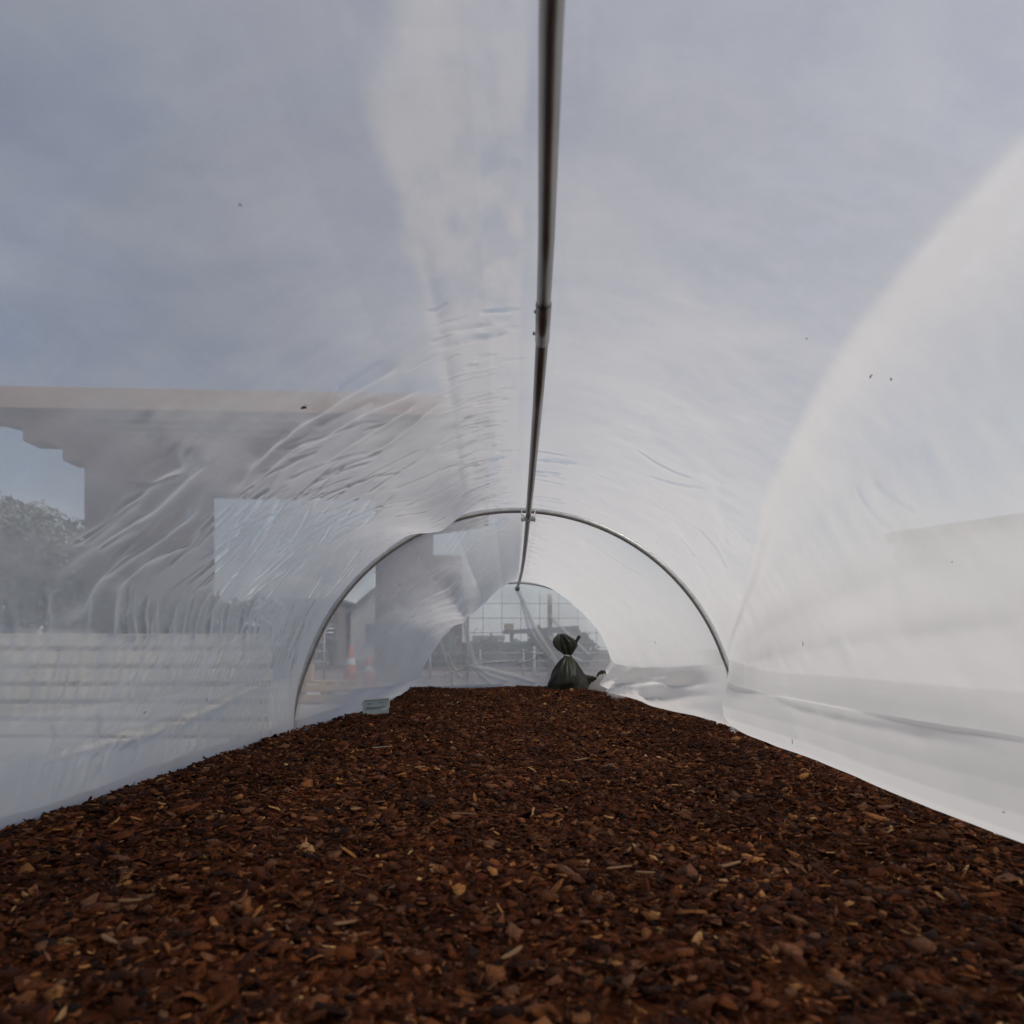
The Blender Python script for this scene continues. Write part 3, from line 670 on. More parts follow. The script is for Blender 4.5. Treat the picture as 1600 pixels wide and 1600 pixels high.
b2 = thing('refuse_bag', 'slumped black refuse bag lying behind the upright one, its tied neck pointing right', 'refuse bag', (.60, 6.04, .36), 0)
g = bag_body('bag_body', [(-.16, .03, .1), (-.12, .09, .02), (-.05, .105, .02), (.02, .085, .05), (.07, .05, .12), (.12, .032, .2), (.155, .02, .22)], 13, 5, b2, squash=.8)
g.rotation_euler = (0, math.radians(80), 0)
g2 = bag_body('gathered_top', [(.155, .02, .2), (.18, .045, .2), (.21, .058, .16), (.24, .048, .2), (.262, .02, .25)], 8, 12, b2, squash=.8)
g2.rotation_euler = (0, math.radians(77), 0); 
t_ = ring(b2, .024, .155); t_.rotation_euler = (0, math.radians(79), 0)
# cord ends hanging from the neck
m = MB(); m.tube([(.14, -.01, .03), (.125, -.03, .05), (.12, -.035, .07)], .0025, 6); m.build('tie_end', M['tie'], b2)

# crumpled offcut of sheet beside the bags
def crumple(name, cx, cy, cz, sx, sy, sz, seed, mat, label, cat, rot=0):
    n = 44; X, Yg = np.meshgrid(np.linspace(-1, 1, n), np.linspace(-1, 1, n), indexing='ij')
    rr2 = np.sqrt(X * X + Yg * Yg)
    h = np.maximum(0, 1 - rr2 ** 2) ** .5 * .5 + .55 * np.abs(fnoise(X * 2.2 + seed, Yg * 2.2 + 3 * seed, 4)) * np.maximum(0, 1.15 - rr2)
    e = .12 * fnoise(X * 2 + seed, Yg * 2, 2)
    x = X * (1 + e) * sx; y = Yg * (1 - e) * sy
    V = np.stack([x * math.cos(rot) - y * math.sin(rot), x * math.sin(rot) + y * math.cos(rot), h * sz - .01], -1).reshape(-1, 3)
    i = np.arange(n - 1)[:, None] * n + np.arange(n - 1)[None, :]
    F = np.stack([i, i + n, i + n + 1, i + 1], -1).reshape(-1, 4)
    o = make_np(name, V, F, mat, None, np.full(n * n, 3.2)); o.location = (cx, cy, cz)
    return tag(o, label, cat)
crumple('crumpled_sheet', .76, 5.70, .30, .12, .15, .20, 3, M['scrapfilm'], 'crumpled wad of white plastic sheet beside the tied bags on the mulch', 'plastic scrap', .4)
crumple('crumpled_sheet', .80, 5.15, .30, .09, .22, .12, 8, M['scrapfilm'], 'flattened tail of white plastic sheet along the right foot of the cover', 'plastic scrap', -.1)

# ------------------------------------------------------------------ end wall: posts, wire mesh and clear sheet
df = thing('door_frame', 'white timber posts framing the doorway at the far end of the tunnel', 'door frame', (0, 6.33, 0))
m = MB(); m.box(.33, .372, -.02, .02, .02, 1.165); m.build('post', M['whitewood'], df, bevel=.003)
m = MB(); m.box(-.425, -.40, -.02, .02, .02, 1.08); m.build('post', M['whitewood'], df, bevel=.003)
m = MB(); m.box(-.393, .328, -.018, .018, .272, .31); m.build('sill', M['whitewood'], df, bevel=.003)
m = MB()
y = 6.40
xs_ = [-.985 + .1775 * k for k in range(12)]
zs_ = [.12 + .1375 * k for k in range(8)]
def inside(x): 
    q = .97 ** 2 - (x - .046) ** 2
    return ZM + math.sqrt(q) if q > 0 else .3
for x in xs_:
    if abs(x - .046) < .96: m.tube([(x, y, .02), (x + .004, y, min(1.2, inside(x)))], .0026, 6)
for z in zs_:
    w_ = math.sqrt(max(.05, .96 ** 2 - max(0, z - ZM) ** 2))
    m.tube([(.046 - w_, y + .005, z), (.046 + w_, y + .005, z)], .0026, 6)
wm = m.build('wire_mesh_panel', M['wire'])
tag(wm, 'grey square wire mesh panel closing the far end of the tunnel', 'wire panel')

def end_sheet():
    n1, n2 = 200, 170
    U, Vv = np.meshgrid(np.linspace(-1, 1, n1), np.linspace(0, 1, n2), indexing='ij')
    X = .046 + U * .99 * np.sqrt(np.maximum(0.0, 1 - (Vv * .985) ** 2)) ; Z = .20 + (.30 + RH - .20) * Vv
    D = .015 * fnoise(X * 3, Z * 3) ; Lr = np.full(X.shape, 1.6)
    folds = [([(.047, 1.20), (.12, 1.05), (.20, .86), (.30, .70), (.38, .58), (.42, .50)], .014, 3.2), ([(.09, 1.10), (.15, .86), (.24, .72), (.36, .56)], .010, 2.2),
             ([(-.41, 1.02), (-.43, .90), (-.40, .72), (-.37, .60), (-.33, .50), (-.22, .42), (-.06, .37)], .016, 3.0),
             ([(-.37, .49), (-.24, .475), (-.08, .43), (.05, .40), (.20, .35)], .016, 2.6), ([(-.37, .50), (-.30, .43), (-.22, .36), (-.18, .33)], .010, 2.0),
             ([(-.66, .72), (-.62, .60), (-.56, .45), (-.54, .33)], .010, 1.8), ([(-.50, .76), (-.58, .60), (-.56, .52), (-.48, .40)], .008, 1.3),
             ([(.24, .64), (.24, .40)], .006, 1.5), ([(-.1, .34), (-.4, .33), (-.6, .32)], .012, 1.5),
             ([(.35, .75), (.45, .62), (.62, .55)], .012, 1.2), ([(.35, .95), (.5, .8), (.7, .6)], .012, 1.2), ([(.1, .64), (.2, .62), (.3, .60)], .004, .8), ([(.05, .52), (.2, .56), (.3, .64)], .004, .7), ([(-.6, .42), (-.3, .52), (.05, .55)], .003, .5)]
    Lr += 1.6 * sstep(.42, .33, Z) + .3 * np.maximum(0, fnoise(X * 3, Z * 3))
    for pts, wd, a in folds:
        b = np.full(X.shape, 1e9)
        for (x0, z0), (x1, z1) in zip(pts[:-1], pts[1:]):
            dx, dz = x1 - x0, z1 - z0; t = np.clip(((X - x0) * dx + (Z - z0) * dz) / (dx * dx + dz * dz), 0, 1)
            b = np.minimum(b, np.hypot(X - x0 - t * dx, Z - z0 - t * dz))
        g_ = np.exp(-(b / wd) ** 2); D -= .02 * g_; Lr += a * g_
    Yv = 6.27 + D
    V = np.stack([X, Yv, Z], -1).reshape(-1, 3)
    i = np.arange(n1 - 1)[:, None] * n2 + np.arange(n2 - 1)[None, :]
    F = np.stack([i, i + n2, i + n2 + 1, i + 1], -1).reshape(-1, 4)
    return make_np('end_sheet', V, F, M['endfilm'], None, Lr.reshape(-1))
es = end_sheet()
tag(es, 'clear plastic sheet with gathered white folds hanging across the far doorway', 'plastic sheet')

# ------------------------------------------------------------------ bits stuck to the sheet
def on_cover(y, t, inset=.004):
    r = RH + .014 - float(film_w(np.array([y]), np.array([t]))[0]) - inset
    a = math.radians(t)
    return Vector((CX - r * math.cos(a), y, ZM + r * math.sin(a)))
def bit(y, t, L, w_, rot, label, name='leaf_fragment', cat='leaf fragment', inset=.012):
    p = on_cover(y, t, inset); nrm = Vector((CX, y, ZM)) - p; nrm.normalize()
    q = nrm.to_track_quat('Z', 'Y').to_matrix().to_4x4(); 
    n = 7; v = []; f = []
    for i in range(n):
        s_ = (i / (n - 1) - .5) * L; ww = w_ * math.sin(PI * (i + .6) / n) * rnd.uniform(.5, 1); b = rnd.uniform(-.2, .2) * w_
        v += [(s_, b - ww / 2, 0), (s_, b + ww / 2, 0), (s_, b, .0012)]
    for i in range(n - 1):
        for k in range(3): f.append((i * 3 + k, i * 3 + (k + 1) % 3, i * 3 + 3 + (k + 1) % 3, i * 3 + 3 + k))
    f += [(2, 1, 0), ((n - 1) * 3, (n - 1) * 3 + 1, (n - 1) * 3 + 2)]
    o = mesh_obj(name, v, f, M['speck']); o.matrix_world = Matrix.Translation(p) @ q @ Matrix.Rotation(rot, 4, 'Z')
    tag(o, label, cat)
    return o
BITS = [
 (1.714, 11.5, .012, .003, .6, 'tiny curled dark leaf fragment stuck low on the left sheet'),
 (2.05, 12.0, .010, .002, 1.4, 'short dark stem bit on the left sheet, right of the curled fragment'),
 (.767, 68.9, .0035, .003, .3, 'dark dirt dot high on the left of the cover'),
 (1.541, 92.0, .005, .002, 1.5, 'dark speck on the sheet close to the left of the ridge pole'),
 (1.069, 117.7, .004, .003, 0, 'small dark dot on the right side of the cover against blue sky'),
 (1.04, 124.4, .012, .003, .2, 'upper of two small brown smudges on the right sheet below the tight fold'),
 (1.017, 125.8, .006, .004, .8, 'lower of two small brown smudges on the right sheet below the tight fold'),
 (1.86, 154.6, .018, .003, .9, 'spidery dark leaf fragment on the right sheet above the white skirt'),
 (3.588, 152.1, .020, .006, 1.2, 'small black leaf bit on the far right sheet beyond the hoop'),
 (2.021, 174.5, .016, .004, 1.5, 'brown crumb dash on the thick white skirt at right'),
 (1.125, 144.9, .004, .0025, .5, 'faint brown dot on the right sheet near the frame edge'),
 (1.113, 173.8, .007, .003, .1, 'reddish brown crumb low on the white skirt at the far right'),
]
for y, t, L, w_, rot, lb in BITS:
    bit(y, t, L, w_, rot, lb)
# the fly
p = on_cover(1.255, 63.07, .012); nrm = (Vector((CX, 1.255, ZM)) - p).normalized()
fl = thing('fly', 'small dark fly sitting on the left sheet below the roofline seen outside', 'fly', (0, 0, 0))
fl.matrix_world = Matrix.Translation(p) @ nrm.to_track_quat('Z', 'Y').to_matrix().to_4x4() @ Matrix.Rotation(.5, 4, 'Z')
m = MB(); m.tube([(-.006, 0, .002), (-.004, 0, .0025), (-.001, 0, .003), (.0015, 0, .0028), (.003, 0, .003), (.0045, 0, .0025), (.0055, 0, .002)], [.0008, .0018, .002, .0014, .0017, .0016, .0006], 10)
m.build('body', M['speck'], fl, True)
for s in (-1, 1):
    mesh_obj('wing', [(.001, s * .001, .004), (-.003, s * .004, .0042), (-.008, s * .0038, .0038), (-.007, s * .001, .004)], [(0, 1, 2, 3)], M['speck'], fl)
m = MB()
for s in (-1, 1):
    for a in (-.002, 0, .002): m.tube([(a, s * .001, .002), (a * 1.6, s * .004, .003), (a * 2, s * .006, 0)], .0003, 4)
m.build('legs', M['speck'], fl)

# ------------------------------------------------------------------ ground
g = mesh_obj('ground', [(-1500, -1500, 0), (1500, -1500, 0), (1500, 1500, 0), (-1500, 1500, 0)], [(0, 1, 2, 3)], M['ground'])
tag(g, 'brown gravelly ground around the tunnel', kind='structure')
g = mesh_obj('bounce_paving', [(-14, -9, .004), (16, -9, .004), (16, 12.9, .004), (-14, 12.9, .004)], [(0, 1, 2, 3)], M['bounceconcrete'])  # added reflector: lightens the underside of the skirt and low film
tag(g, 'pale concrete paving added around the tunnel to bounce light onto the cover', kind='structure')
g = mesh_obj('path', [(-7, 13, .006), (9, 13, .006), (9, 20, .006), (-7, 20, .006)], [(0, 1, 2, 3)], M['pave'])
tag(g, 'pale reddish paved path beyond the tunnel', kind='structure')

# ------------------------------------------------------------------ the brick building on the left
bd = thing('brick_building', 'large brown brick building with a stepped cantilever and peach roof edge behind the left sheet', 'building', (-16.5, 22, 0), math.atan(.052))
prof = [(2.66, 0), (6.45, 0), (6.45, 5.77), (12.0, 5.77), (12.0, 0), (13.85, 0), (13.85, 4.6), (15.75, 4.9), (15.75, 8.4), (-7, 8.4), (-7, 8.0), (-.4, 8.1), (.73, 7.82), (.73, 7.38), (1.4, 7.38), (1.97, 7.14), (1.97, 6.76), (2.66, 6.76)]
n = len(prof)
v = [(x, 0, z) for x, z in prof] + [(x, .9, z) for x, z in prof]
f = [tuple(range(n)), tuple(range(n, 2 * n))[::-1]] + [(i, i + n, (i + 1) % n + n, (i + 1) % n) for i in range(n)]
wall = mesh_obj('wall', v, f, M['brick'], bd)
bmx = bmesh.new(); bmx.from_mesh(wall.data); bmesh.ops.triangulate(bmx, faces=[q for q in bmx.faces if len(q.verts) > 4]); bmesh.ops.recalc_face_normals(bmx, faces=bmx.faces); bmx.to_mesh(wall.data); bmx.free()
m = MB(); m.box(-7.1, 15.8, -.12, 1.0, 8.402, 9.1); m.build('roof_edge', M['fascia'], bd, bevel=.01)
m = MB()
for k, (z, dx) in enumerate(((8.1, 0), (7.85, .5), (7.6, 1.0))):
    m.box(3.0 + dx, 15.2 - dx * .3, -.06 + .015 * k, -.003, z, z + .1)
m.build('string_course', M['soffit'], bd)
m = MB(); m.box(-.2, 1.6, 2.2, 5, 0, 5.2); 
ann = thing('brick_annex', 'lower brown brick block seen behind the pier of the large building', 'building', (-3.1, 27, 0), .05)
m = MB(); m.box(0, 1.05, 0, 4, 0, 4.25); m.build('wall', M['brick'], ann)
m = MB(); m.box(-.05, 1.1, -.05, 4.05, 4.252, 4.36); m.build('parapet', M['soffit'], ann)

gh = thing('gabled_house', 'grey gabled house seen through the opening under the brick building', 'house', (-9.9, 42, 0), 0)
def gable(parent, w_, d_, h, rh, mw, mr):
    m = MB(); m.add([(0, 0, 0), (w_, 0, 0), (w_, 0, h), (w_ / 2, 0, h + rh), (0, 0, h), (0, d_, 0), (w_, d_, 0), (w_, d_, h), (w_ / 2, d_, h + rh), (0, d_, h)],
                    [(0, 1, 2, 3, 4), (9, 8, 7, 6, 5), (0, 5, 6, 1), (1, 6, 7, 2), (0, 4, 9, 5)])
    m.build('wall', mw, parent)
    m = MB(); t = .15
    for a, b in (((-.3, h - .12 * rh), (w_ / 2, h + rh + .02)), ((w_ / 2, h + rh + .02), (w_ + .3, h - .12 * rh))):
        m.add([(a[0], -.3, a[1]), (b[0], -.3, b[1]), (b[0], d_ + .3, b[1]), (a[0], d_ + .3, a[1]), (a[0], -.3, a[1] + t), (b[0], -.3, b[1] + t), (b[0], d_ + .3, b[1] + t), (a[0], d_ + .3, a[1] + t)],
              [(0, 3, 2, 1), (4, 5, 6, 7), (0, 1, 5, 4), (1, 2, 6, 5), (2, 3, 7, 6), (3, 0, 4, 7)])
    m.build('roof', mr, parent)
gable(gh, 5.2, 7, 3.0, 2.2, M['paleb'], M['greyroof'])
for x in (1.0, 3.2):
    m = MB(); m.box(x, x + .9, -.04, -.003, 1.0, 2.2); m.build('window', M['greyroof'], gh)
m = MB(); m.tube([(1.3, 2, 4.2), (1.3, 2, 5.9)], .04, 6); m.tube([(1.0, 2, 5.6), (1.7, 2, 5.75)], .02, 6); m.build('aerial', M['wire'], gh)
sh = thing('low_shed', 'low dark shed left of the grey gabled house', 'shed', (-13.2, 40, 0), 0)
m = MB(); m.box(0, 3.0, 0, 4, 0, 3.45); m.build('wall', M['darkboard'], sh)
m = MB(); m.box(-.2, 3.2, -.3, 4.2, 3.452, 3.6); m.build('roof', M['greyroof'], sh)
m = MB(); m.box(1.0, 2.0, -.05, -.003, 0, 2.1); m.build('door', M['soffit'], sh)

# ------------------------------------------------------------------ pale warehouse on the right
wh = thing('pale_warehouse', 'pale grey flat-roofed building faintly visible through the right sheet', 'building', (9.5, 17, 0), -1.03)
m = MB(); m.box(0, 16, 0, 10, 0, 3.3); m.build('wall', M['paleb'], wh)
m = MB(); m.box(-.15, 16.15, -.15, 10.15, 3.302, 3.55); m.build('roof_edge', M['concrete'], wh, bevel=.01)

# ------------------------------------------------------------------ things outside on the left
pb = thing('raised_planter', 'long raised planter of pale weathered boards standing outside the left sheet', 'planter', (-5.9, 4.95, 0))
for k in range(6):
    z = .03 + k * .128
    m = MB(); m.box(0, 4.15, rnd.uniform(-.004, .004), .05, z, z + .092); m.build('board', M['board'], pb, bevel=.006)
m = MB(); m.box(.03, 4.12, .051, .07, .0, .76); m.build('back_panel', M['board'], pb)
for x in (.1, 1.4, 2.7, 4.0):
    m = MB(); m.box(x, x + .08, .071, .15, 0, .80); m.build('post', M['darkboard'], pb)
rf = thing('rail_fence', 'pale metal rail fence standing in front of the person in the white hat', 'fence', (-7.4, 14, 0))
for z in (.40, .61, .80, 1.04):
    m = MB(); m.tube([(0, 0, z), (3.6, 0, z)], .018, 8); m.build('rail', M['rail'], rf, True)
for x in (.1, 1.3, 2.5, 3.55):
    m = MB(); m.tube([(x, 0, 0), (x, 0, 1.1)], .025, 8); m.build('post', M['rail'], rf, True)
def cone(x, y, lb, s=1.0, tilt=0):
    c = thing('traffic_cone', lb, 'traffic cone', (x, y, 0), .3, 'orange cones outside the left sheet')
    m = MB(); m.tube([(0, 0, .035), (0, 0, .3 * s), (0, 0, .36 * s), (0, 0, .62 * s), (0, 0, .74 * s)], [.155, .1, .09, .045, .028], 24); m.build('cone', M['orange'], c, True)
    m = MB(); m.box(-.2, .2, -.2, .2, .008, .038); m.build('base', M['orange'], c, bevel=.01)
    m = MB(); m.tube([(0, 0, .38 * s), (0, 0, .5 * s)], [.09, .070], 24, caps=False); m.build('band', M['reflect'], c, True)
cone(-2.82, 12, 'tall orange traffic cone seen hazily through the left sheet beyond the hoop', 1.0)
cone(-2.42, 11.6, 'shorter orange traffic cone standing to the right of the tall one', .72)
pt = thing('pallet_crate', 'low tan timber crate outside beyond the left leg of the first hoop', 'crate', (-2.62, 8.0, 0))
for k in range(2):
    m = MB(); m.box(0, .78, 0, .02, .03 + k * .12, .12 + k * .12); m.build('plank', M['card'], pt, bevel=.004)
for x in (.01, .37, .73):
    m = MB(); m.box(x, x + .05, .021, .5, .0, .25); m.build('batten', M['card'], pt)
m = MB(); m.box(0, .78, .1, .5, .251, .27); m.build('top', M['card'], pt)
cb = thing('cardboard_box', 'small tan cardboard box on the end of the low timber crate', 'box', (-2.56, 8.2, .272))
m = MB(); m.box(0, .15, 0, .14, 0, .20); m.build('carton', M['card'], cb, bevel=.004)
m = MB(); m.box(-.001, .151, .06, .08, .2005, .202); m.box(.065, .085, -.002, -.0005, .02, .19); m.build('tape', M['board'], cb)

# ------------------------------------------------------------------ foliage
def leaves(name, blobs, n, size, mat, parent, seed):
    r = np.random.default_rng(seed)
    vol = np.array([b[3] * b[4] * b[5] for b in blobs]); vol = vol / vol.sum()
    V = []
    for b, q in zip(blobs, vol):
        k = max(30, int(n * q)); d = r.normal(size=(k, 3)); d /= np.linalg.norm(d, axis=1)[:, None]
        rad = r.uniform(.45, 1.0, k) ** .5 * (1 + .18 * np.sin(d[:, 0] * 7 + seed) * np.cos(d[:, 2] * 6))
        p = np.array(b[:3]) + d * rad[:, None] * np.array(b[3:6])
        a = r.normal(size=(k, 3)); a /= np.linalg.norm(a, axis=1)[:, None]
        c = np.cross(a, r.normal(size=(k, 3))); c /= np.linalg.norm(c, axis=1)[:, None]
        s = r.uniform(.6, 1.4, k)[:, None] * size
        V.append(np.stack([p - a * s, p + c * s * .5, p + a * s, p - c * s * .5], 1).reshape(-1, 3))
    V = np.concatenate(V); V[:, 2] = np.maximum(V[:, 2], .02)
    F = np.arange(len(V)).reshape(-1, 4)
    return make_np(name, V, F, mat, parent, smooth=False)
def tree(x, y, h, blobs, n, size, mat, label, seed, rad=.16, group=None):
    t = thing('tree', label, 'tree', (x, y, 0), 0, group)
    m = MB(); top = h * .6
    m.tube([(0, 0, 0), (.05, .03, top * .3), (-.04, .05, top * .7), (.02, 0, top)], [rad * 1.4, rad, rad * .8, rad * .5], 10)
    for b in blobs: m.tube([(0, 0, top * .55), (b[0] * .5, b[1] * .5, top * .55 + (b[2] - top * .55) * .6), (b[0], b[1], b[2])], [rad * .5, rad * .35, rad * .12], 7)
    m.build('trunk', M['bark'], t, True); leaves('crown', blobs, n, size, mat, t, seed)
    return t
tree(-20.2, 26, 6.5, [(0, 0, 4.6, 3.0, 2.4, 2.1), (2.2, .2, 4.2, 2.3, 2.0, 1.9), (-2.5, 0, 5.0, 2.6, 2.2, 2.0), (3.6, 0, 3.4, 1.8, 1.6, 1.6), (1.0, -.6, 3.0, 3.0, 2, 1.8)], 17000, .12, M['leafgrey'], 'broad grey-green tree below the stepped corner of the brick building', 21, .3)
tree(-26.5, 27, 6.5, [(0, 0, 5, 3.0, 2.4, 2.3), (2.2, .2, 4.4, 2.3, 2.0, 1.9), (-2.5, 0, 4.6, 2.6, 2.2, 2.0)], 4000, .2, M['leafgrey'], 'grey-green tree at the left edge beyond the planter', 22, .3)
hd = thing('hedge', 'dark clipped hedge running behind the pale planter', 'hedge', (-6.4, 10.5, 0))
leaves('foliage', [(-8 + .8 * k, 0, 1.0 + .04 * math.sin(k * 2.1) - .02 * k, .7, .42, .98 - .02 * k) for k in range(14)], 30000, .05, M['leafdark'], hd, 31)
for k in range(14):
    m = MB(); m.tube([(-8 + .8 * k, 0, 0), (-8 + .8 * k, .05, 1.0)], .03, 6); m.build('stem', M['bark'], hd)
def bush(x, y, w_, h, label, seed, mat='leaf'):
    t = thing('bush', label, 'bush', (x, y, 0), 0, 'bushes beyond the far end')
    leaves('foliage', [(0, 0, h * .55, w_, w_ * .7, h * .5), (w_ * .5, .2, h * .45, w_ * .6, w_ * .5, h * .42), (-w_ * .6, 0, h * .4, w_ * .5, w_ * .5, h * .38)], 2200, .06, M[mat], t, seed)
    m = MB(); m.tube([(0, 0, 0), (0, 0, h * .6)], [.05, .02], 6); m.build('stem', M['bark'], t)
bush(.92, 20.5, .50, 1.25, 'rounded dark green bush beyond the mesh, left of the upright black bag', 41)
bush(.3, 24, .6, .95, 'low green bush beyond the mesh in the middle of the far doorway', 42)
bush(-1.0, 26, .8, 1.1, 'wide green bush beyond the mesh at the left of the far doorway', 43)
bush(-2.6, 23, .7, 1.3, 'tall bush beyond the far end, hidden by the left sag of the cover', 44)
bush(2.0, 23, .8, 1.3, 'dark bush beyond the mesh behind the black bags', 45, 'leafdark')

# ------------------------------------------------------------------ beyond the far end
bf = thing('pipe_railing', 'low pale pipe railing crossing beyond the far doorway', 'railing', (-1.9, 15, 0))
for z in (.24, .40, .58):
    m = MB(); m.tube([(0, 0, z), (4.6, 0, z)], .012, 8); m.build('rail', M['rail'], bf, True)
for x in (.1, 1.2, 2.15, 3.0, 4.5):
    m = MB(); m.tube([(x, 0, 0), (x, 0, .66)], .022, 8); m.build('post', M['rail'], bf, True)
lw = thing('brick_wall', 'low brown brick wall running across behind the pipe railing', 'wall', (-6, 30, 0))
m = MB(); m.box(0, 9.4, 0, .3, 0, .92); m.build('brickwork', M['brick'], lw)
m = MB(); m.box(-.05, 9.45, -.05, .35, .922, .98); m.build('coping', M['concrete'], lw)
ow = thing('elevated_walkway', 'grey elevated walkway beam rising on columns far beyond the doorway', 'walkway', (-.6, 60, 0))
m = MB(); m.add([(-.2, 0, 2.05), (6.5, 0, 2.25), (6.5, 2, 2.25), (-.2, 2, 2.05), (-.2, 0, 2.35), (6.5, 0, 2.75), (6.5, 2, 2.75), (-.2, 2, 2.35)], [(0, 3, 2, 1), (4, 5, 6, 7), (0, 1, 5, 4), (1, 2, 6, 5), (2, 3, 7, 6), (3, 0, 4, 7)])
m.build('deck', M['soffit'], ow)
for x in (.4, 3.0, 5.6):
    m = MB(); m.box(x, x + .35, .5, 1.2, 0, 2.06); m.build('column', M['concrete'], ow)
m = MB(); m.box(-.1, .75, .3, 1.2, 2.40, 2.95); m.build('cabin', M['fascia'], ow)
cn = thing('flat_canopy', 'small pale flat-topped canopy on posts left of the elevated walkway', 'canopy', (-3.2, 55, 0))
m = MB(); m.box(0, 2.6, 0, 2, 1.45, 1.80); m.build('roof', M['concrete'], cn, bevel=.02)
for x in (.1, 1.2, 2.4):
    m = MB(); m.box(x, x + .12, .1, .22, 0, 1.448); m.build('post', M['rail'], cn)
m = MB(); m.tube([(.1, 1, 1.8), (.1, 1, 2.15), (.25, 1, 2.3), (.38, 1, 2.4)], .03, 6); m.build('vent_pipe', M['rail'], cn)
m = MB(); m.tube([(1.5, 1, 1.8), (1.5, 1, 2.0)], .12, 8); m.build('roof_vent', M['rail'], cn)
bl = thing('bollard_post', 'slim white post standing upright in front of the green bush beyond the mesh', 'post', (.42, 13, 0))
m = MB(); m.tube([(0, 0, .0), (0, 0, .66)], .03, 12); m.build('shaft', M['rail'], bl, True)
m = MB(); m.tube([(0, 0, .66), (0, 0, .69), (0, 0, .71)], [.036, .036, .012], 12); m.build('cap', M['reflect'], bl, True)

# ------------------------------------------------------------------ person outside, behind the rail fence
def skin_body():
    J = []; E = []
    def j(x, y, z, r, p=None):
        J.append(((x, y, z), r)); 
        if p is not None: E.append((p, len(J) - 1))
        return len(J) - 1
    pel = j(0, 0, .95, .15); ab = j(0, 0, 1.10, .14, pel); ch = j(0, 0, 1.30, .16, ab); nb = j(0, 0, 1.44, .10, ch); nk = j(0, -.01, 1.50, .055, nb); hd_ = j(0, -.01, 1.58, .075, nk); hd2 = j(0, -.015, 1.66, .08, hd_)
    for s in (-1, 1):
        hp = j(s * .1, 0, .88, .10, pel); kn = j(s * .12, -.02, .50, .065, hp); an = j(s * .13, .02, .10, .045, kn); ft = j(s * .14, -.12, .04, .04, an)
        shd = j(s * .19, 0, 1.42, .07, nb); el = j(s * .27, .02, 1.14, .048, shd); wr = j(s * .25, -.12, .93, .032, el); pm = j(s * .245, -.15, .86, .034, wr)
        for k in range(4):
            a = j(s * .245 + (k - 1.5) * .018, -.165, .81, .009, pm); b_ = j(s * .245 + (k - 1.5) * .019, -.165, .775 + .008 * abs(k - 1.5), .008, a)
            j(s * .245 + (k - 1.5) * .019, -.155, .75 + .008 * abs(k - 1.5), .007, b_)
        a = j(s * .215, -.18, .85, .010, pm); j(s * .205, -.19, .82, .009, a)
    me = bpy.data.meshes.new('person_body'); me.from_pydata([q[0] for q in J], E, [])
    o = bpy.data.objects.new('body', me)
    sk = o.modifiers.new('skin', 'SKIN'); ss = o.modifiers.new('sub', 'SUBSURF'); ss.levels = 1; ss.render_levels = 2
    if not me.skin_vertices: 
        bmx = bmesh.new(); bmx.from_mesh(me); bmx.verts.layers.skin.verify(); bmx.to_mesh(me); bmx.free()
    for q, (c, r) in zip(me.skin_vertices[0].data, J): q.radius = (r, r)
    me.skin_vertices[0].data[0].use_root = True
    return o
pr_ = thing('person', 'person in a white hard hat and grey jacket standing outside behind the rail fence', 'person', (-5.92, 22, 0), .5)
bo = skin_body(); bo.data.materials.append(M['vest']); link(bo, pr_)
m = MB(); m.tube([(0, -.02, 1.52), (0, -.03, 1.58), (0, -.03, 1.64), (0, -.025, 1.70), (0, -.02, 1.74)], [.055, .078, .086, .082, .05], 18); m.tube([(0, -.11, 1.625), (0, -.135, 1.605)], [.012, .016], 8)
for s in (-1, 1): m.tube([(s * .082, -.02, 1.62), (s * .098, -.015, 1.62)], [.02, .016], 8)
hdm = m.build('face', M['skin'], pr_, True)
for s in (-1, 1):
    m = MB(); m.tube([(s * .03, -.108, 1.65), (s * .03, -.118, 1.65)], .009, 8); m.build('eye', M['trousers'], hdm)
m = MB(); m.tube([(-.022, -.108, 1.575), (0, -.114, 1.572), (.022, -.108, 1.575)], .005, 6); m.build('mouth', M['trousers'], hdm)
m = MB(); m.tube([(0, -.02, 1.675), (0, -.02, 1.70), (0, -.02, 1.76), (0, -.02, 1.80), (0, -.02, 1.815)], [.115, .112, .10, .065, .02], 20); m.tube([(0, -.035, 1.672), (0, -.035, 1.684)], [.14, .135], 20); m.build('hard_hat', M['hardhat'], pr_, True)
m = MB()
for z in (1.16, 1.29): m.tube([(0, 0, z), (0, 0, z + .045)], [.185, .19], 24)
m.build('reflective_band', M['reflect'], pr_, True)
m = MB()
for s in (-1, 1): m.tube([(s * .1, 0, .90), (s * .115, -.01, .6), (s * .12, -.02, .5), (s * .13, .015, .1)], [.13, .10, .088, .075], 16)
m.tube([(0, 0, .86), (0, 0, 1.0)], [.18, .175], 20); m.build('trousers', M['trousers'], pr_, True)

# ------------------------------------------------------------------ sky, sun, camera
SUN_EL, SUN_AZ = math.radians(55), math.radians(118)     # azimuth clockwise from +Y
w = bpy.data.worlds.new('World'); scene.world = w; w.use_nodes = True
nt = w.node_tree; nt.nodes.clear(); L = nt.links.new
out = N(nt, 'ShaderNodeOutputWorld'); bg = N(nt, 'ShaderNodeBackground')
sky = N(nt, 'ShaderNodeTexSky'); sky.sky_type = 'NISHITA'; sky.sun_disc = False
sky.sun_elevation = SUN_EL; sky.sun_rotation = SUN_AZ; sky.air_density = 1.0; sky.dust_density = .8; sky.ozone_density = 1.5
tc = N(nt, 'ShaderNodeTexCoord')
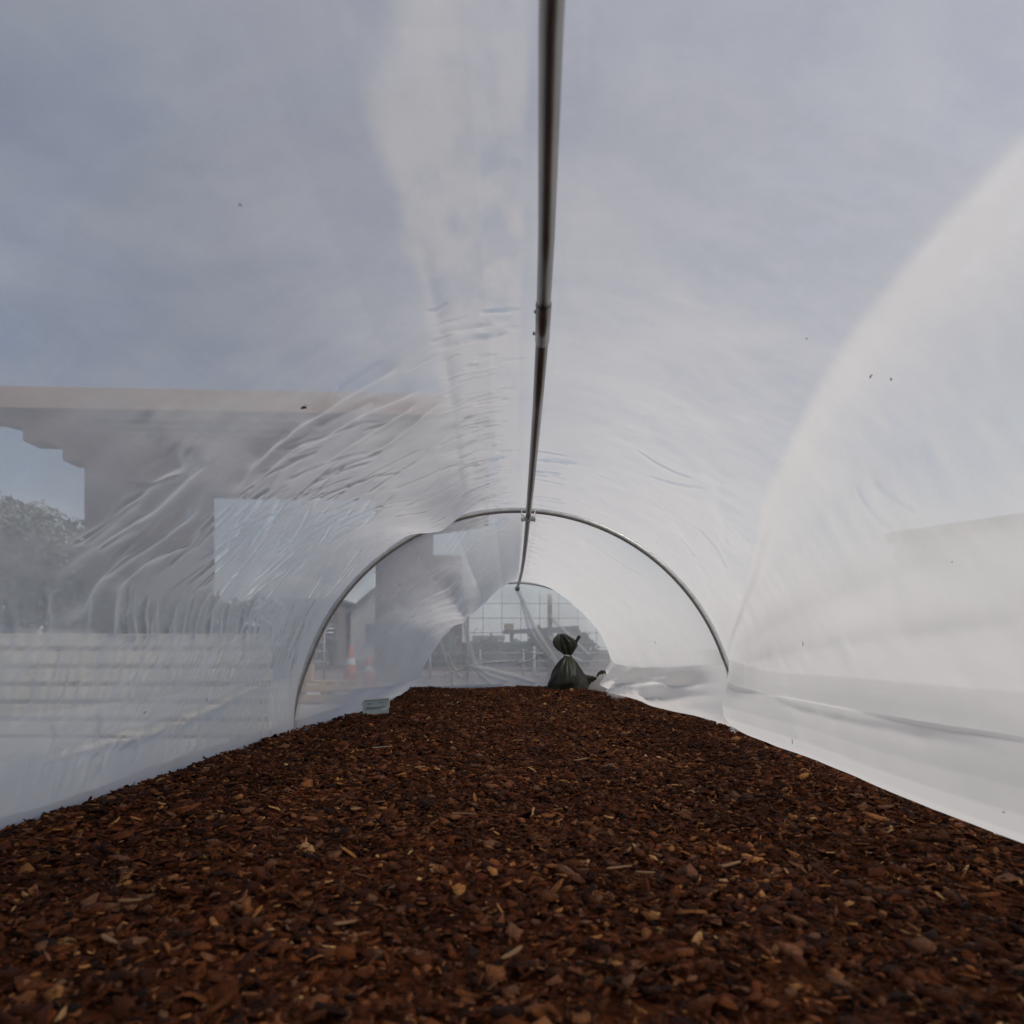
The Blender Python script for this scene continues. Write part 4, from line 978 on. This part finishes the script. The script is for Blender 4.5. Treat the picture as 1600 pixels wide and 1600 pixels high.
# thin high cloud: noise on the direction flattened towards the horizon
sp = N(nt, 'ShaderNodeSeparateXYZ'); L(tc.outputs['Generated'], sp.inputs[0])
zz = N(nt, 'ShaderNodeMath', operation='ADD'); L(sp.outputs[2], zz.inputs[0]); zz.inputs[1].default_value = .22
za = N(nt, 'ShaderNodeMath', operation='MAXIMUM'); L(zz.outputs[0], za.inputs[0]); za.inputs[1].default_value = .05
dx = N(nt, 'ShaderNodeMath', operation='DIVIDE'); L(sp.outputs[0], dx.inputs[0]); L(za.outputs[0], dx.inputs[1])
dy = N(nt, 'ShaderNodeMath', operation='DIVIDE'); L(sp.outputs[1], dy.inputs[0]); L(za.outputs[0], dy.inputs[1])
cb_ = N(nt, 'ShaderNodeCombineXYZ'); L(dx.outputs[0], cb_.inputs[0]); L(dy.outputs[0], cb_.inputs[1])
mp = N(nt, 'ShaderNodeMapping'); mp.inputs['Scale'].default_value = (1.0, 1.9, 1); mp.inputs['Rotation'].default_value = (0, 0, .25); mp.inputs['Location'].default_value = (.85, .35, 0); L(cb_.outputs[0], mp.inputs[0])
nz = N(nt, 'ShaderNodeTexNoise'); setin(nz, Scale=.9, Detail=5, Roughness=.55, Distortion=.5); L(mp.outputs[0], nz.inputs['Vector'])
mr = N(nt, 'ShaderNodeMapRange', interpolation_type='SMOOTHSTEP'); L(nz.outputs[0], mr.inputs[0]); setin(mr, From_Min=.46, From_Max=.76, To_Min=.0, To_Max=.4)
mx = N(nt, 'ShaderNodeMixRGB'); L(mr.outputs[0], mx.inputs[0]); L(sky.outputs[0], mx.inputs[1]); mx.inputs[2].default_value = (7.4, 7.4, 7.5, 1)
hz = N(nt, 'ShaderNodeMapRange', interpolation_type='SMOOTHSTEP'); L(sp.outputs[2], hz.inputs[0]); setin(hz, From_Min=-.02, From_Max=.34, To_Min=.9, To_Max=0.0)
mh = N(nt, 'ShaderNodeMixRGB'); L(hz.outputs[0], mh.inputs[0]); L(mx.outputs[0], mh.inputs[1]); mh.inputs[2].default_value = (6.2, 6.35, 6.4, 1)
L(mh.outputs[0], bg.inputs[0]); bg.inputs[1].default_value = .10; L(bg.outputs[0], out.inputs[0])

sd = bpy.data.lights.new('sun', 'SUN'); sd.energy = 2.5; sd.angle = math.radians(20); sd.color = (1, .93, .83)
so = bpy.data.objects.new('sun', sd); link(so)
dirv = Vector((math.sin(SUN_AZ) * math.cos(SUN_EL), math.cos(SUN_AZ) * math.cos(SUN_EL), math.sin(SUN_EL)))
so.rotation_euler = dirv.to_track_quat('Z', 'Y').to_euler(); so.location = (6, 4, 8)

cam = bpy.data.cameras.new('camera'); co = bpy.data.objects.new('camera', cam); link(co)
co.location = (0, 0, .65); co.rotation_euler = (PI / 2, 0, 0)
cam.sensor_fit = 'HORIZONTAL'; cam.sensor_width = 24; cam.lens = 16; cam.shift_y = 215 / 1600
cam.clip_start = .02; cam.clip_end = 5000
cam.dof.use_dof = True; cam.dof.focus_distance = 2.3; cam.dof.aperture_fstop = 3.2
scene.camera = co
scene.render.engine = 'CYCLES'
scene.cycles.transparent_max_bounces = 24; scene.cycles.max_bounces = 9; scene.cycles.diffuse_bounces = 4; scene.cycles.transmission_bounces = 6
scene.cycles.caustics_reflective = False; scene.cycles.caustics_refractive = False
scene.cycles.use_denoising = True
scene.view_settings.view_transform = 'Standard'; scene.view_settings.look = 'None'; scene.view_settings.exposure = .0; scene.view_settings.gamma = 1
